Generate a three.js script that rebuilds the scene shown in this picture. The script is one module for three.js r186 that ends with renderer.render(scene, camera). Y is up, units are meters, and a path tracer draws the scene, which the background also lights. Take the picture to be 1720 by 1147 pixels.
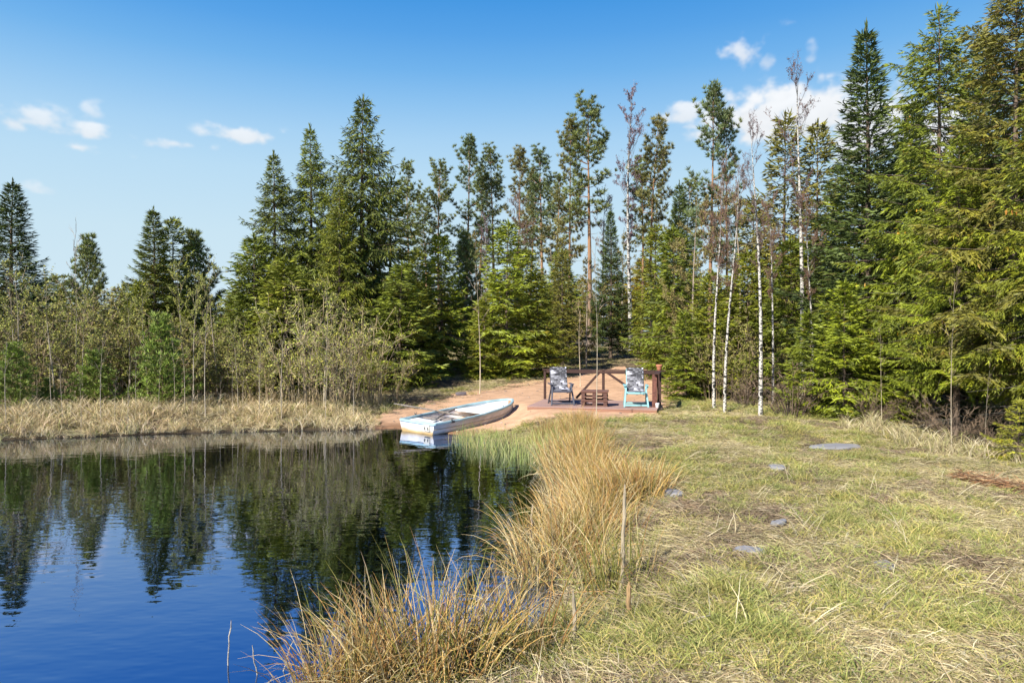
import * as THREE from 'three';
import { RoundedBoxGeometry } from 'three/addons/geometries/RoundedBoxGeometry.js';
import { mergeGeometries } from 'three/addons/utils/BufferGeometryUtils.js';

// ---------------------------------------------------------------- camera, sky, sun, exposure
const scene = new THREE.Scene();
const CAM_H = 2.45, FOCAL = 1150, HORIZON = 565;              // metres above the water; the photo's own pixels
const camera = new THREE.PerspectiveCamera(2 * Math.atan(573.5 / FOCAL) * 180 / Math.PI, 1024 / 682, 0.1, 900);
camera.position.set(0, CAM_H, 0);
camera.rotation.x = -Math.atan((573.5 - HORIZON) / FOCAL);
const renderer = new THREE.WebGLRenderer({ antialias: true });
renderer.setSize(1024, 682);
renderer.toneMapping = THREE.LinearToneMapping;
renderer.toneMappingExposure = 1.72;
renderer.shadowMap.enabled = true;
const SUN = new THREE.Vector3(-0.52, 0.63, 0.58).normalize();
const sun = new THREE.DirectionalLight(new THREE.Color(1.0, 0.945, 0.84), 4.9);
sun.position.copy(SUN).multiplyScalar(80).add(new THREE.Vector3(0, 0, -20));
sun.target.position.set(0, 0, -20);
sun.castShadow = true;
Object.assign(sun.shadow.camera, { left: -45, right: 45, top: 45, bottom: -45, near: 1, far: 200 });
sun.shadow.mapSize.set(4096, 4096);
scene.add(sun, sun.target);

function rng(seed) { let a = seed >>> 0; return () => { a = (a + 0x6D2B79F5) | 0; let t = Math.imul(a ^ (a >>> 15), 1 | a); t = (t + Math.imul(t ^ (t >>> 7), 61 | t)) ^ t; return ((t ^ (t >>> 14)) >>> 0) / 4294967296; }; }
const hash = (i, j, s) => { let h = Math.imul(i, 374761393) ^ Math.imul(j, 668265263) ^ Math.imul(s, 2246822519); h = Math.imul(h ^ (h >>> 13), 1274126177); return ((h ^ (h >>> 16)) >>> 0) / 4294967296; };
function vnoise(x, y, s = 0) {
  const i = Math.floor(x), j = Math.floor(y), fx = x - i, fy = y - j, u = fx * fx * (3 - 2 * fx), v = fy * fy * (3 - 2 * fy);
  return (hash(i, j, s) * (1 - u) + hash(i + 1, j, s) * u) * (1 - v) + (hash(i, j + 1, s) * (1 - u) + hash(i + 1, j + 1, s) * u) * v;
}
function fbm(x, y, s = 0, o = 4) { let a = 0, w = 0.5, n = 0; for (let k = 0; k < o; k++) { a += w * vnoise(x, y, s + k * 17); n += w; w *= 0.5; x *= 2.03; y *= 2.03; } return a / n; }
const clamp = (x, a = 0, b = 1) => Math.min(b, Math.max(a, x));
const smooth = (a, b, x) => { const t = clamp((x - a) / (b - a)); return t * t * (3 - 2 * t); };
const lerp = (a, b, t) => a + (b - a) * t;
const srgb = (r, g, b) => [r, g, b].map(c => { c /= 255; return c <= 0.04045 ? c / 12.92 : ((c + 0.055) / 1.055) ** 2.4; });

{ // the sky: a clear spring gradient with fair-weather cumulus
  const W = 4096, H = 2048, data = new Float32Array(W * H * 4), EXP = renderer.toneMappingExposure;
  const stops = [[-90, 196, 222, 240], [0, 214, 234, 244], [8, 202, 229, 244], [13, 186, 221, 245], [15.8, 169, 211, 244], [18.5, 143, 196, 241], [21, 115, 180, 237], [23.7, 90, 164, 232], [26.5, 68, 151, 226], [40, 28, 100, 204], [90, 16, 66, 164]].map(([e, ...c]) => [e, srgb(...c)]);
  const grad = el => { let k = 0; while (k < stops.length - 2 && stops[k + 1][0] < el) k++; const t = clamp((el - stops[k][0]) / (stops[k + 1][0] - stops[k][0])); return stops[k][1].map((c, i) => lerp(c, stops[k + 1][1][i], t)); };
  const clouds = [];   // azimuth and elevation in degrees, half width, half height, cover, seed
  const seen = (px, py, hw, hh, cover, seed) => { const a = Math.atan((px - 860) / FOCAL); clouds.push([a * 57.296, Math.atan((HORIZON - py) / FOCAL * Math.cos(a)) * 57.296, hw / FOCAL * 57.3, hh / FOCAL * 57.3, cover, seed]); };
  seen(46, 198, 54, 17, 0.72, 3); seen(150, 222, 40, 10, 0.8, 5); seen(160, 197, 17, 17, 0.6, 6); seen(128, 248, 26, 9, 0.75, 8); seen(78, 316, 22, 8, 0.45, 9);
  seen(300, 243, 42, 9, 0.72, 11); seen(415, 228, 58, 14, 0.85, 12); seen(272, 268, 28, 14, 0.32, 13);
  seen(1245, 95, 36, 26, 0.8, 21); seen(1288, 94, 10, 20, 0.5, 22); seen(1362, 88, 8, 13, 0.4, 23); seen(1322, 40, 14, 6, 0.3, 24);
  seen(1150, 192, 34, 18, 0.85, 33); seen(1255, 196, 84, 38, 1.1, 31); seen(1350, 192, 100, 44, 1.15, 32); seen(1480, 218, 84, 44, 1.05, 36); seen(1560, 235, 60, 36, 1.0, 35);
  { const r = rng(77); for (let k = 0; k < 46; k++) { const az = r() * 360 - 180, el = 6 + r() * 26; if (Math.abs(az) < 46) continue; clouds.push([az, el, 2 + r() * 5, 0.8 + r() * 2, 0.6 + r() * 0.6, 100 + k]); } }
  const byCol = [];
  for (let y = 0; y < H; y++) {
    const el = (y + 0.5) / H * 180 - 90, g = grad(el), n = clouds.filter(c => Math.abs(el - c[1]) < c[3] * 1.7);
    for (let x = 0; x < W; x++) {
      let c = g;
      if (n.length) {
        const th = ((x + 0.5) / W - 0.5) * 2 * Math.PI;            // atan2(z, x)
        let az = th * 57.29578 + 90; if (az > 180) az -= 360;      // 0 towards -z, growing to +x
        let a = 0, bright = 1;
        for (const q of n) {
          const dx = (az - q[0]) / q[2], dy = (el - q[1]) / q[3];
          const d2 = dx * dx + dy * dy * (dy < 0 ? 1.5 : 1);
          if (d2 > 2.6) continue;
          const f = fbm(az * 0.62 + q[5] * 7.1, el * 0.95 + q[5] * 3.3, q[5], 6);
          const m = smooth(0.02, 0.7, (1 - Math.sqrt(d2) * 0.72) * q[4] + (f - 0.5) * 2.1 - 0.1) * Math.min(1, q[4]) * smooth(2.6, 1.2, d2);
          if (m > a) { a = m; bright = 0.93 + 0.07 * clamp(dy + 0.6) + (f - 0.5) * 0.16; }
        }
        if (a > 0) { const w = [0.93 * bright, 0.945 * bright, 0.965 * bright]; c = [lerp(g[0], w[0], a * 0.94), lerp(g[1], w[1], a * 0.94), lerp(g[2], w[2], a * 0.94)]; }
      }
      const i = (y * W + x) * 4;
      data[i] = c[0] / EXP; data[i + 1] = c[1] / EXP; data[i + 2] = c[2] / EXP; data[i + 3] = 1;
    }
  }
  const sky = new THREE.DataTexture(data, W, H, THREE.RGBAFormat, THREE.FloatType);
  sky.mapping = THREE.EquirectangularReflectionMapping; sky.magFilter = THREE.LinearFilter; sky.colorSpace = THREE.LinearSRGBColorSpace; sky.needsUpdate = true;
  scene.background = sky; scene.environment = sky;
}

// ---------------------------------------------------------------- helpers
const add = (a, b, s = 1) => [a[0] + b[0] * s, a[1] + b[1] * s, a[2] + b[2] * s];
const mul = (a, s) => [a[0] * s, a[1] * s, a[2] * s];
const cross = (a, b) => [a[1] * b[2] - a[2] * b[1], a[2] * b[0] - a[0] * b[2], a[0] * b[1] - a[1] * b[0]];
const norm = a => { const l = Math.hypot(a[0], a[1], a[2]) || 1; return [a[0] / l, a[1] / l, a[2] / l]; };
const rvec = r => { const z = r() * 2 - 1, t = r() * 6.2832, q = Math.sqrt(1 - z * z); return [q * Math.cos(t), z, q * Math.sin(t)]; };
const dirOf = (az, el) => [Math.cos(az) * Math.cos(el), Math.sin(el), Math.sin(az) * Math.cos(el)];
const tint = (c, r, v = 0.2) => { const k = 1 + (r() - 0.5) * 2 * v, w = (r() - 0.5) * v * 0.6; return [c[0] * k * (1 + w), c[1] * k, c[2] * k * (1 - w)]; };

class MB {   // collects triangles; smooth ones carry normals, flat ones do not
  constructor(smoothed = false) { this.p = []; this.c = []; this.i = []; this.n = smoothed ? [] : null; this.u = smoothed ? [] : null; }
  get count() { return this.p.length / 3; }
  blade(p, d, s, l, w, c, tipc) {                 // a small pointed leaf of two triangles
    const k = this.count, m = add(p, d, l * 0.42), t = add(p, d, l), a = add(m, s, w / 2), b = add(m, s, -w / 2);
    this.p.push(...p, ...a, ...t, ...b); tipc = tipc || c;
    this.c.push(...c, ...c, ...tipc, ...c); this.i.push(k, k + 1, k + 2, k, k + 2, k + 3);
  }
  ribbon(pts, w, c, c2, r, side) {                // a thin bent blade, tapering to its tip
    const k = this.count, n = pts.length;
    for (let j = 0; j < n; j++) {
      const t = j / (n - 1), d = norm(add(pts[Math.min(j + 1, n - 1)], pts[Math.max(j - 1, 0)], -1));
      const s = norm(cross(d, side)), q = w * (1 - t * t) * 0.5 + 0.0003, cc = [lerp(c[0], c2[0], t), lerp(c[1], c2[1], t), lerp(c[2], c2[2], t)];
      this.p.push(...add(pts[j], s, q), ...add(pts[j], s, -q)); this.c.push(...cc, ...cc);
      if (j) { const b = k + j * 2; this.i.push(b - 2, b - 1, b, b - 1, b + 1, b); }
    }
  }
  tube(pts, rad, sides, c, c2 = c, vscale = 1) {
    const k = this.count, n = pts.length; let side = null, len = 0;
    for (let j = 0; j < n; j++) {
      const d = norm(add(pts[Math.min(j + 1, n - 1)], pts[Math.max(j - 1, 0)], -1));
      if (!side) side = norm(cross(d, Math.abs(d[1]) < 0.9 ? [0, 1, 0] : [1, 0, 0]));
      side = norm(add(side, d, -(side[0] * d[0] + side[1] * d[1] + side[2] * d[2])));
      const up = cross(d, side), t = j / (n - 1), cc = [lerp(c[0], c2[0], t), lerp(c[1], c2[1], t), lerp(c[2], c2[2], t)];
      if (j) len += Math.hypot(...add(pts[j], pts[j - 1], -1));
      for (let q = 0; q <= sides; q++) {
        const a = q / sides * 6.28318, nn = add(mul(side, Math.cos(a)), up, Math.sin(a));
        this.p.push(...add(pts[j], nn, rad[j])); this.c.push(...cc);
        if (this.n) { this.n.push(...nn); this.u.push(q / sides, len * vscale); }
        if (j && q < sides) { const b = k + j * (sides + 1) + q, e = b - sides - 1; this.i.push(e, e + 1, b, e + 1, b + 1, b); }
      }
    }
  }
  geo() {
    const g = new THREE.BufferGeometry();
    g.setAttribute('position', new THREE.BufferAttribute(new Float32Array(this.p), 3));
    g.setAttribute('color', new THREE.BufferAttribute(new Float32Array(this.c), 3));
    if (this.n && this.n.length === this.p.length) { g.setAttribute('normal', new THREE.BufferAttribute(new Float32Array(this.n), 3)); g.setAttribute('uv', new THREE.BufferAttribute(new Float32Array(this.u), 2)); }
    g.setIndex(new THREE.BufferAttribute(new Uint32Array(this.i), 1));
    return g;
  }
}
const taken = {};
function numbered(name) { const n = taken[name] = (taken[name] ?? -1) + 1; return n ? name + '_' + String(n).padStart(3, '0') : name; }
function mesh(name, geometry, material, parent) { const m = new THREE.Mesh(geometry, material); m.name = name; m.castShadow = m.receiveShadow = true; if (parent) parent.add(m); return m; }
function tag(o, label, category, group) { o.userData = { label, category }; if (group) o.userData.group = group; return o; }
function thing(name, label, category, pos, turn = 0, group) {
  const o = new THREE.Group(); o.name = numbered(name); o.position.set(...pos); o.rotation.y = turn; scene.add(o); return tag(o, label, category, group);
}
function struct(name, geometry, material, kind = 'structure') { const m = mesh(name, geometry, material, scene); m.userData = { kind }; return m; }
const mat = (c, rough = 0.9, more = {}) => new THREE.MeshStandardMaterial({ color: new THREE.Color().setRGB(...c), roughness: rough, ...more });

function noiseTexture(n, fn, color) {              // fn(u, v) -> grey or [r, g, b], tiles when fn does
  const d = new Uint8Array(n * n * 4);
  for (let y = 0; y < n; y++) for (let x = 0; x < n; x++) { const v = fn(x / n, y / n), i = (y * n + x) * 4; for (let k = 0; k < 3; k++) d[i + k] = clamp(Array.isArray(v) ? v[k] : v) * 255; d[i + 3] = 255; }
  const t = new THREE.DataTexture(d, n, n, THREE.RGBAFormat); t.wrapS = t.wrapT = THREE.RepeatWrapping; t.magFilter = THREE.LinearFilter; t.minFilter = THREE.LinearMipmapLinearFilter; t.generateMipmaps = true;
  if (color) t.colorSpace = THREE.SRGBColorSpace; t.needsUpdate = true; return t;
}
function tnoise(u, v, fx, fy, s) {                 // tiling value noise
  const x = u * fx, y = v * fy, i = Math.floor(x), j = Math.floor(y), a = x - i, b = y - j, p = a * a * (3 - 2 * a), q = b * b * (3 - 2 * b), X = k => ((k % fx) + fx) % fx, Y = k => ((k % fy) + fy) % fy;
  return lerp(lerp(hash(X(i), Y(j), s), hash(X(i + 1), Y(j), s), p), lerp(hash(X(i), Y(j + 1), s), hash(X(i + 1), Y(j + 1), s), p), q);
}
const tfbm = (u, v, fx, fy, s, o = 4) => { let a = 0, w = 0.5, n = 0; for (let k = 0; k < o; k++) { a += w * tnoise(u, v, fx << k, fy << k, s + k); n += w; w *= 0.5; } return a / n; };

// ---------------------------------------------------------------- the lie of the land (metres; the pond's surface is y = 0)
const pondKeys = [[-2.9, -3.8], [-1.75, -4.35], [-1.0, -4.7], [-0.25, -5.05], [0.32, -5.75], [0.6, -6.5], [0.8, -7.5], [0.95, -8.4], [1.05, -9.5], [1.0, -10.8], [1.0, -12.2], [0.85, -13.6], [0.45, -14.9], [-0.35, -16.0], [-1.2, -16.9], [-1.9, -17.5], [-2.6, -18.0], [-3.3, -18.2], [-4.1, -17.9], [-5.3, -17.9], [-7.0, -17.6], [-8.6, -17.3], [-10.5, -16.7], [-12.3, -16.2], [-15, -15.4], [-18, -14.2], [-20.5, -11.5], [-21, -8.5], [-18, -5.5], [-13, -4.1], [-8, -4.0], [-5, -4.1]];
const pond = (() => { const n = pondKeys.length, out = [], r = rng(5);
  for (let k = 0; k < n; k++) { const [a, b, c, d] = [0, 1, 2, 3].map(q => pondKeys[(k + q - 1 + n) % n]); for (let s = 0; s < 6; s++) { const t = s / 6, t2 = t * t, t3 = t2 * t; out.push([0, 1].map(i => 0.5 * (2 * b[i] + (c[i] - a[i]) * t + (2 * a[i] - 5 * b[i] + 4 * c[i] - d[i]) * t2 + (3 * b[i] - a[i] - 3 * c[i] + d[i]) * t3) + (r() - 0.5) * 0.1)); } }
  return out; })();
function polyDist(poly, x, z) {                    // distance to the outline, negative inside
  let best = 1e9, inside = false;
  for (let i = 0, j = poly.length - 1; i < poly.length; j = i++) {
    const ax = poly[j][0], az = poly[j][1], bx = poly[i][0], bz = poly[i][1], ex = bx - ax, ez = bz - az;
    const t = clamp(((x - ax) * ex + (z - az) * ez) / (ex * ex + ez * ez)), dx = x - ax - ex * t, dz = z - az - ez * t, d = dx * dx + dz * dz;
    if (d < best) best = d;
    if ((az > z) !== (bz > z) && x < (bx - ax) * (z - az) / (bz - az) + ax) inside = !inside;
  }
  return inside ? -Math.sqrt(best) : Math.sqrt(best);
}
const pondDist = (x, z) => (x < -30 || x > 12 || z < -30 || z > 6) ? 8 : polyDist(pond, x, z);
function ground(x, z) {
  const d = pondDist(x, z), D = -z;
  if (d < 0) return -Math.min(0.9, -d * 0.32) - 0.012;
  const beach = smooth(-5.0, -3.6, x) * smooth(2.6, 0.6, x) * smooth(-14.2, -16, z);
  const bank = lerp(0.4 * smooth(-0.25, 1.5, d), 0.47 * smooth(-0.4, lerp(5.5, 3.4, smooth(-0.4, 0.6, x)), d), beach);
  const rise = D > 21 ? 2.9 * (1 - Math.exp(-(D - 21) / 42)) * smooth(21, 27, D) : 0;
  const lump = (fbm(x * 0.55, z * 0.55, 40, 3) - 0.5) * 0.16 * (1 - beach) + (fbm(x * 3, z * 3, 41, 2) - 0.5) * 0.05 * (1 - beach * 0.7);
  return bank + rise + lump * smooth(0, 1, d) + 0.012;
}
const rayX = (px, D) => (px - 860) / FOCAL * D;
function spot(px, py) {                            // where the ground lies that the photo shows at that pixel
  for (let D = 3; D < 150; D += 0.03) { const x = rayX(px, D), g = ground(x, -D); if (CAM_H - (py - HORIZON) / FOCAL * D <= g) return [x, g, -D]; }
  return [rayX(px, 150), ground(rayX(px, 150), -150), -150];
}
const sandEdge = [[612, 718], [634, 700], [668, 690], [705, 682], [752, 667], [800, 656], [850, 647], [905, 640], [950, 632], [985, 627], [1020, 620], [1050, 617], [1085, 622], [1125, 638], [1152, 654], [1140, 668], [1126, 684], [1105, 696], [1060, 704], [1000, 706], [940, 702], [900, 706], [850, 722], [800, 736]].map(([a, b]) => { const s = spot(a, b); return [s[0], s[2]]; });
sandEdge.push([-1.3, -16.2], [-2.6, -17.3], [-3.6, -17.7]);
const sandDist = (x, z) => (x < -6 || x > 14 || z < -60 || z > -13) ? 9 : polyDist(sandEdge, x, z) + (fbm(x * 1.6, z * 1.6, 60, 3) - 0.5) * 0.7;
const track = [[[5.2, -33], [7.2, -40], [7.0, -48]], 1.0];
const DECK = { o: [0.41, 0.53, -18.84], u: [0.967, 0, 0.256], v: [0.256, 0, -0.967], w: 3.52, d: 2.25, turn: Math.atan2(-0.256, 0.967) };
const onDeck = (x, z) => { const dx = x - DECK.o[0], dz = z - DECK.o[2], a = dx * DECK.u[0] + dz * DECK.u[2], b = dx * DECK.v[0] + dz * DECK.v[2]; return a > -0.1 && a < DECK.w + 0.1 && b > -0.1 && b < DECK.d + 0.1; };
// how green, how bare the meadow is at a place
const greenAt = (x, z) => { let g = fbm(x * 0.75, z * 0.6, 70, 4) * 2.5 - 1.0; for (const [px, pz, rx, rz, k] of [[5.4, -15.4, 3.0, 1.5, 0.8], [2.2, -6.0, 0.9, 0.6, 0.6], [3.0, -5.0, 1.1, 0.5, 0.5], [1.5, -4.4, 0.6, 0.4, 0.4], [-5, -22, 8, 3, 0.15], [-4.4, -19.4, 1.5, 1.2, 0.6], [7, -40, 12, 8, 0.25]]) g += k * Math.exp(-(((x - px) / rx) ** 2) - ((z - pz) / rz) ** 2); return clamp(g); };
const bareAt = (x, z) => { let g = smooth(0.5, 0.68, fbm(x * 0.7, z * 0.8, 90, 4)); for (const [px, pz, rx, rz, k] of [[5.0, -28.5, 1.3, 4, 1.1], [6.6, -36, 1.6, 5, 1.0], [1.9, -8.1, 0.8, 0.7, 0.6], [3.6, -5.7, 0.9, 0.5, 0.6], [5.0, -6.2, 0.8, 0.5, 0.5]]) g += k * Math.exp(-(((x - px) / rx) ** 2) - ((z - pz) / rz) ** 2); return clamp(g); };
const inForest = (x, z) => smooth(7.4, 8.8, x - Math.max(0, (-z - 10)) * -0.06 + (-z > 15 ? -(-z - 15) * 0.45 : 0));

{ // ground sheet: fine near the pond, coarse to the horizon
  const xs = [], zs = [];
  for (let x = -260; x < -24; x += Math.max(0.5, (-x - 22) * 0.09)) xs.push(x);
  for (let x = -24; x <= 14; x += 0.14) xs.push(x);
  for (let x = 14.2; x < 270; x += Math.max(0.4, (x - 13) * 0.09)) xs.push(x);
  for (let z = 14; z > -2; z -= 0.8) zs.push(z);
  for (let z = -2; z > -26; z -= 0.14) zs.push(z);
  for (let z = -26; z > -620; z -= Math.max(0.3, (-z - 24) * 0.09)) zs.push(z);
  const p = [], c = [], uv = [], idx = [], nx = xs.length, dry = [0.28, 0.215, 0.12], grn = [0.19, 0.18, 0.07], soil = [0.17, 0.125, 0.075], mud = [0.10, 0.075, 0.045], needles = [0.12, 0.085, 0.045];
  const mix = (a, b, t) => a.map((q, i) => lerp(q, b[i], t));
  zs.forEach((z, j) => xs.forEach((x, i) => {
    const y = ground(x, z); p.push(x, y, z); uv.push(x, z);
    let k = mix(dry, grn, greenAt(x, z) * 0.8); k = mix(k, soil, bareAt(x, z)); k = mix(k, needles, inForest(x, z) * 0.8);
    const d = pondDist(x, z); k = mix(k, mud, smooth(0.35, 0.0, d)); c.push(...k);
    if (i && j) { const b = j * nx + i; idx.push(b - nx - 1, b, b - nx, b - nx - 1, b - 1, b); }
  }));
  const g = new THREE.BufferGeometry();
  g.setAttribute('position', new THREE.Float32BufferAttribute(p, 3)); g.setAttribute('color', new THREE.Float32BufferAttribute(c, 3)); g.setAttribute('uv', new THREE.Float32BufferAttribute(uv, 2)); g.setIndex(idx); g.computeVertexNormals();
  const t = noiseTexture(1024, (u, v) => { const f = tfbm(u, v, 16, 16, 3, 5), q = tfbm(u, v, 120, 40, 9, 2); return [0.62 + f * 0.5 * q + 0.1 * q, 0.6 + f * 0.5 * q + 0.08 * q, 0.56 + f * 0.45 * q].map(k => k - 0.06); }, true); t.repeat.set(0.55, 0.55);
  struct('ground', g, new THREE.MeshStandardMaterial({ vertexColors: true, map: t, roughness: 1, bumpMap: t, bumpScale: 0.03 }));

  // sand: a thin sheet that follows the ground, with a ragged edge
  const sp = [], su = [], si = [], sc = [], at = {}, S = 0.11;
  const vert = (i, j) => { const key = i + ',' + j; if (!(key in at)) { at[key] = sp.length / 3; const x = -6 + i * S, z = -13 - j * S, wet = smooth(1.1, 0.05, pondDist(x, z) + (fbm(x * 2, z * 2, 66, 3) - 0.5) * 0.8); sp.push(x, ground(x, z) + 0.014, z); su.push(x, z); const q = 0.84 + 0.3 * fbm(x * 0.9, z * 0.9, 67, 4); sc.push(...mix([q, q * 0.94, q * 0.88], [0.45, 0.36, 0.28], wet)); } return at[key]; };
  for (let i = 0; i < 180; i++) for (let j = 0; j < 420; j++) { const x = -6 + (i + 0.5) * S, z = -13 - (j + 0.5) * S; if (sandDist(x, z) < 0 && pondDist(x, z) > -0.45) { const a = vert(i, j), b = vert(i + 1, j), d = vert(i, j + 1), e = vert(i + 1, j + 1); si.push(a, b, e, a, e, d); } }
  const s = new THREE.BufferGeometry();
  s.setAttribute('position', new THREE.Float32BufferAttribute(sp, 3)); s.setAttribute('color', new THREE.Float32BufferAttribute(sc, 3)); s.setAttribute('uv', new THREE.Float32BufferAttribute(su, 2)); s.setIndex(si); s.computeVertexNormals();
  const st = noiseTexture(512, (u, v) => { const f = tfbm(u, v, 8, 8, 31, 6), q = tnoise(u, v, 256, 256, 5); return [0.80 + (f - 0.5) * 0.22 + (q - 0.5) * 0.12, 0.66 + (f - 0.5) * 0.2 + (q - 0.5) * 0.11, 0.53 + (f - 0.5) * 0.18 + (q - 0.5) * 0.1].map(k => k * 0.94); }, true); st.repeat.set(0.5, 0.5);
  struct('sand_beach', s, new THREE.MeshStandardMaterial({ map: st, vertexColors: true, roughness: 1, bumpMap: st, bumpScale: 0.04 }));

  // water: still and dark, with faint ripples
  const w = new THREE.ShapeGeometry(new THREE.Shape([[-26, -3], [2.6, -3], [2.6, -19.5], [-26, -19.5]].map(q => new THREE.Vector2(q[0], -q[1])))); w.rotateX(-Math.PI / 2);
  const wp = w.attributes.position, wu = []; for (let k = 0; k < wp.count; k++) wu.push(wp.getX(k), wp.getZ(k)); w.setAttribute('uv', new THREE.Float32BufferAttribute(wu, 2));
  const wt = noiseTexture(1024, (u, v) => 0.5 + (tfbm(u, v, 9, 20, 51, 3) - 0.5) * 0.8 + (tfbm(u, v, 3, 4, 53, 2) - 0.5) * 0.6); wt.repeat.set(0.3, 0.3);
  struct('water', w, new THREE.MeshPhysicalMaterial({ color: new THREE.Color().setRGB(0.2, 0.275, 0.48), metalness: 1, roughness: 0.01, bumpMap: wt, bumpScale: 0.003 }));
}

// ---------------------------------------------------------------- trees: each builder returns { trunk, crown } geometries
const BARK = { spruce: [0.16, 0.115, 0.085], pineLow: [0.19, 0.145, 0.115], pineTop: [0.34, 0.19, 0.105], grey: [0.26, 0.23, 0.19] };
function trunkPath(H, r, wob, n = 12, lean = 0) { const a = r() * 6, out = []; for (let k = 0; k <= n; k++) { const t = k / n; out.push([Math.sin(a + t * 3.1) * wob * t + lean * t, t * H, Math.cos(a * 1.7 + t * 2.6) * wob * t]); } return out; }
const along = (path, H, h) => { const t = clamp(h / H) * (path.length - 1), k = Math.min(path.length - 2, Math.floor(t)), f = t - k; return add(mul(path[k], 1 - f), path[k + 1], f); };

function spruce({ H, R, base = 0.4, seed, hang = 0.25, top = 0.9, low = -0.15, gap = 0.3, step = 0.1, size = 1, pow = 0.8, dead = 0, fill = 1, uneven = 0.3, tips = 0.35, cones = 0, thick = 0 }) {
  const r = rng(seed), L = new MB(), T = new MB(true), path = trunkPath(H, r, 0.07), n = path.length - 1;
  T.tube(path, path.map((_, k) => Math.max(0.012, (0.0125 * H) * (1 - k / n) ** 0.9 + (k ? 0 : 0.03))), 8, BARK.spruce, BARK.spruce, 0.6);
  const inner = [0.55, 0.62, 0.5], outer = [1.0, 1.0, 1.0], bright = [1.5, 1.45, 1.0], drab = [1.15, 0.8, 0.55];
  const lump = Array.from({ length: 24 }, () => 1 - uneven / 2 + r() * uneven);
  const branch = (h, az, len, el0, t) => {
    let p = along(path, H, h), el = el0; const ns = Math.max(3, Math.ceil(len / (0.15 * size))), ds = len / ns, pts = [p], sgn = t > 0.35 ? 1 : 0.5;
    const own = 0.75 + r() * 0.5, side = norm(cross(dirOf(az, 0), [0, 1, 0]));
    for (let k = 1; k <= ns; k++) {
      const s = k / ns; el += ((s < 0.55 ? -0.5 * hang : 0.9 * (0.3 + hang)) * sgn / ns) + (r() - 0.5) * 0.12; az += (r() - 0.5) * 0.1;
      const d = dirOf(az, el); p = add(p, d, ds); pts.push(p);
      if (s < 0.16 && len > 0.7) continue;
      const l2 = Math.min(0.9, 0.46 * len) * (1 - s) ** 0.6 * (0.65 + r() * 0.6) + 0.06 * size;
      for (const q of [-1, 1]) {
        if (r() > fill) continue;
        let d2 = norm(add(add(mul(d, 0.62), side, q * 0.85), [0, -hang * (0.25 + r() * 0.9), 0])), p2 = p;
        const m = Math.max(1, Math.round(l2 / (step * size))), glow = r();
        for (let j = 0; j < m; j++) {
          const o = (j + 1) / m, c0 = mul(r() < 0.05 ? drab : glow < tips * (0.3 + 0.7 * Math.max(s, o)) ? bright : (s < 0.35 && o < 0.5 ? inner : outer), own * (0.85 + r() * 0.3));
          d2 = norm(add(d2, [0, -hang * 0.25, 0])); p2 = add(p2, d2, l2 / m);
          for (const q2 of [-1, 0, 1, r() < 0.5 ? -0.5 : 0.5]) {
            const e = norm(add(add(d2, cross(d2, [0, 1, 0]), q2 * 0.75), add(mul(rvec(r), 0.35), [0, -hang * 0.5 * r(), 0])));
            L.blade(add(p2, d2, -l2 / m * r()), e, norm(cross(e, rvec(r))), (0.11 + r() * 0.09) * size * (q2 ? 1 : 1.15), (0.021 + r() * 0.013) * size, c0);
          }
        }
      }
      const e = norm(add(d, rvec(r), 0.35)); L.blade(p, e, norm(cross(e, rvec(r))), 0.2 * size, 0.045 * size, mul(outer, own));
    }
    if (len > 0.5) T.tube([pts[0], pts[ns >> 1], pts[ns]], [0.008 + len * 0.009, 0.006 + len * 0.004, 0.003], 3, BARK.spruce);
    if (cones && r() < cones) for (let k = 0; k < 3; k++) { const e = [(r() - 0.5) * 0.3, -1, (r() - 0.5) * 0.3]; L.blade(add(p, [(r() - 0.5) * 0.3, 0.04, (r() - 0.5) * 0.3]), norm(e), norm(cross(e, rvec(r))), 0.13, 0.05, [2.6, 1.2, 1.0]); }
  };
  for (let h = base; h < H - 0.12; h += gap * (0.7 + r() * 0.6) * (1 - 0.15 * h / H)) {
    const t = (H - h) / (H - base), m = (thick ? 6 : 4) + Math.floor(r() * 3), a0 = r() * 6.28;
    for (let k = 0; k < m; k++) {
      const az = a0 + k * 6.283 / m + (r() - 0.5) * 0.5, f = lump[(Math.floor(az / 6.283 * 8) % 8 + 8) % 8 + 8 * Math.min(2, Math.floor(t * 3))];
      const len = (R * t ** pow * ((t < 0.5 ? 0.62 : 0.78) + r() * (t < 0.5 ? 0.62 : 0.4)) * f + 0.05) * (t > 0.9 ? 0.8 : 1);
      branch(h + (r() - 0.5) * gap * 0.6, az, len, lerp(top, low, Math.min(1, t * 1.25) ** 0.55) + (r() - 0.5) * 0.2, t);
    }
  }
  for (let k = 0; k < 22; k++) { const e = norm([(r() - 0.5) * 0.7, 1, (r() - 0.5) * 0.7]); L.blade(add(path[n], [0, -r() * 0.35, 0]), e, norm(cross(e, rvec(r))), 0.16 + r() * 0.12, 0.04, outer); }
  for (let k = 0; k < dead; k++) {                 // grey dead boughs low on the stem
    const h = 0.3 + r() * (base + 1.6), az = r() * 6.28, l = 0.5 + r() * R * 0.7, d = dirOf(az, -0.15 - r() * 0.35), a = along(path, H, h), m = add(a, d, l * 0.55), e = add(m, dirOf(az + (r() - 0.5), -0.3 + r() * 0.4), l * 0.5);
    T.tube([a, m, e], [0.014, 0.008, 0.003], 3, BARK.grey);
    for (let j = 0; j < 5; j++) { const s = add(a, d, l * (0.3 + r() * 0.4)); T.tube([s, add(s, norm(add(d, rvec(r), 0.9)), 0.2 + r() * 0.35)], [0.004, 0.0015], 3, BARK.grey); }
  }
  return { trunk: T.geo(), crown: L.geo() };
}

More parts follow.
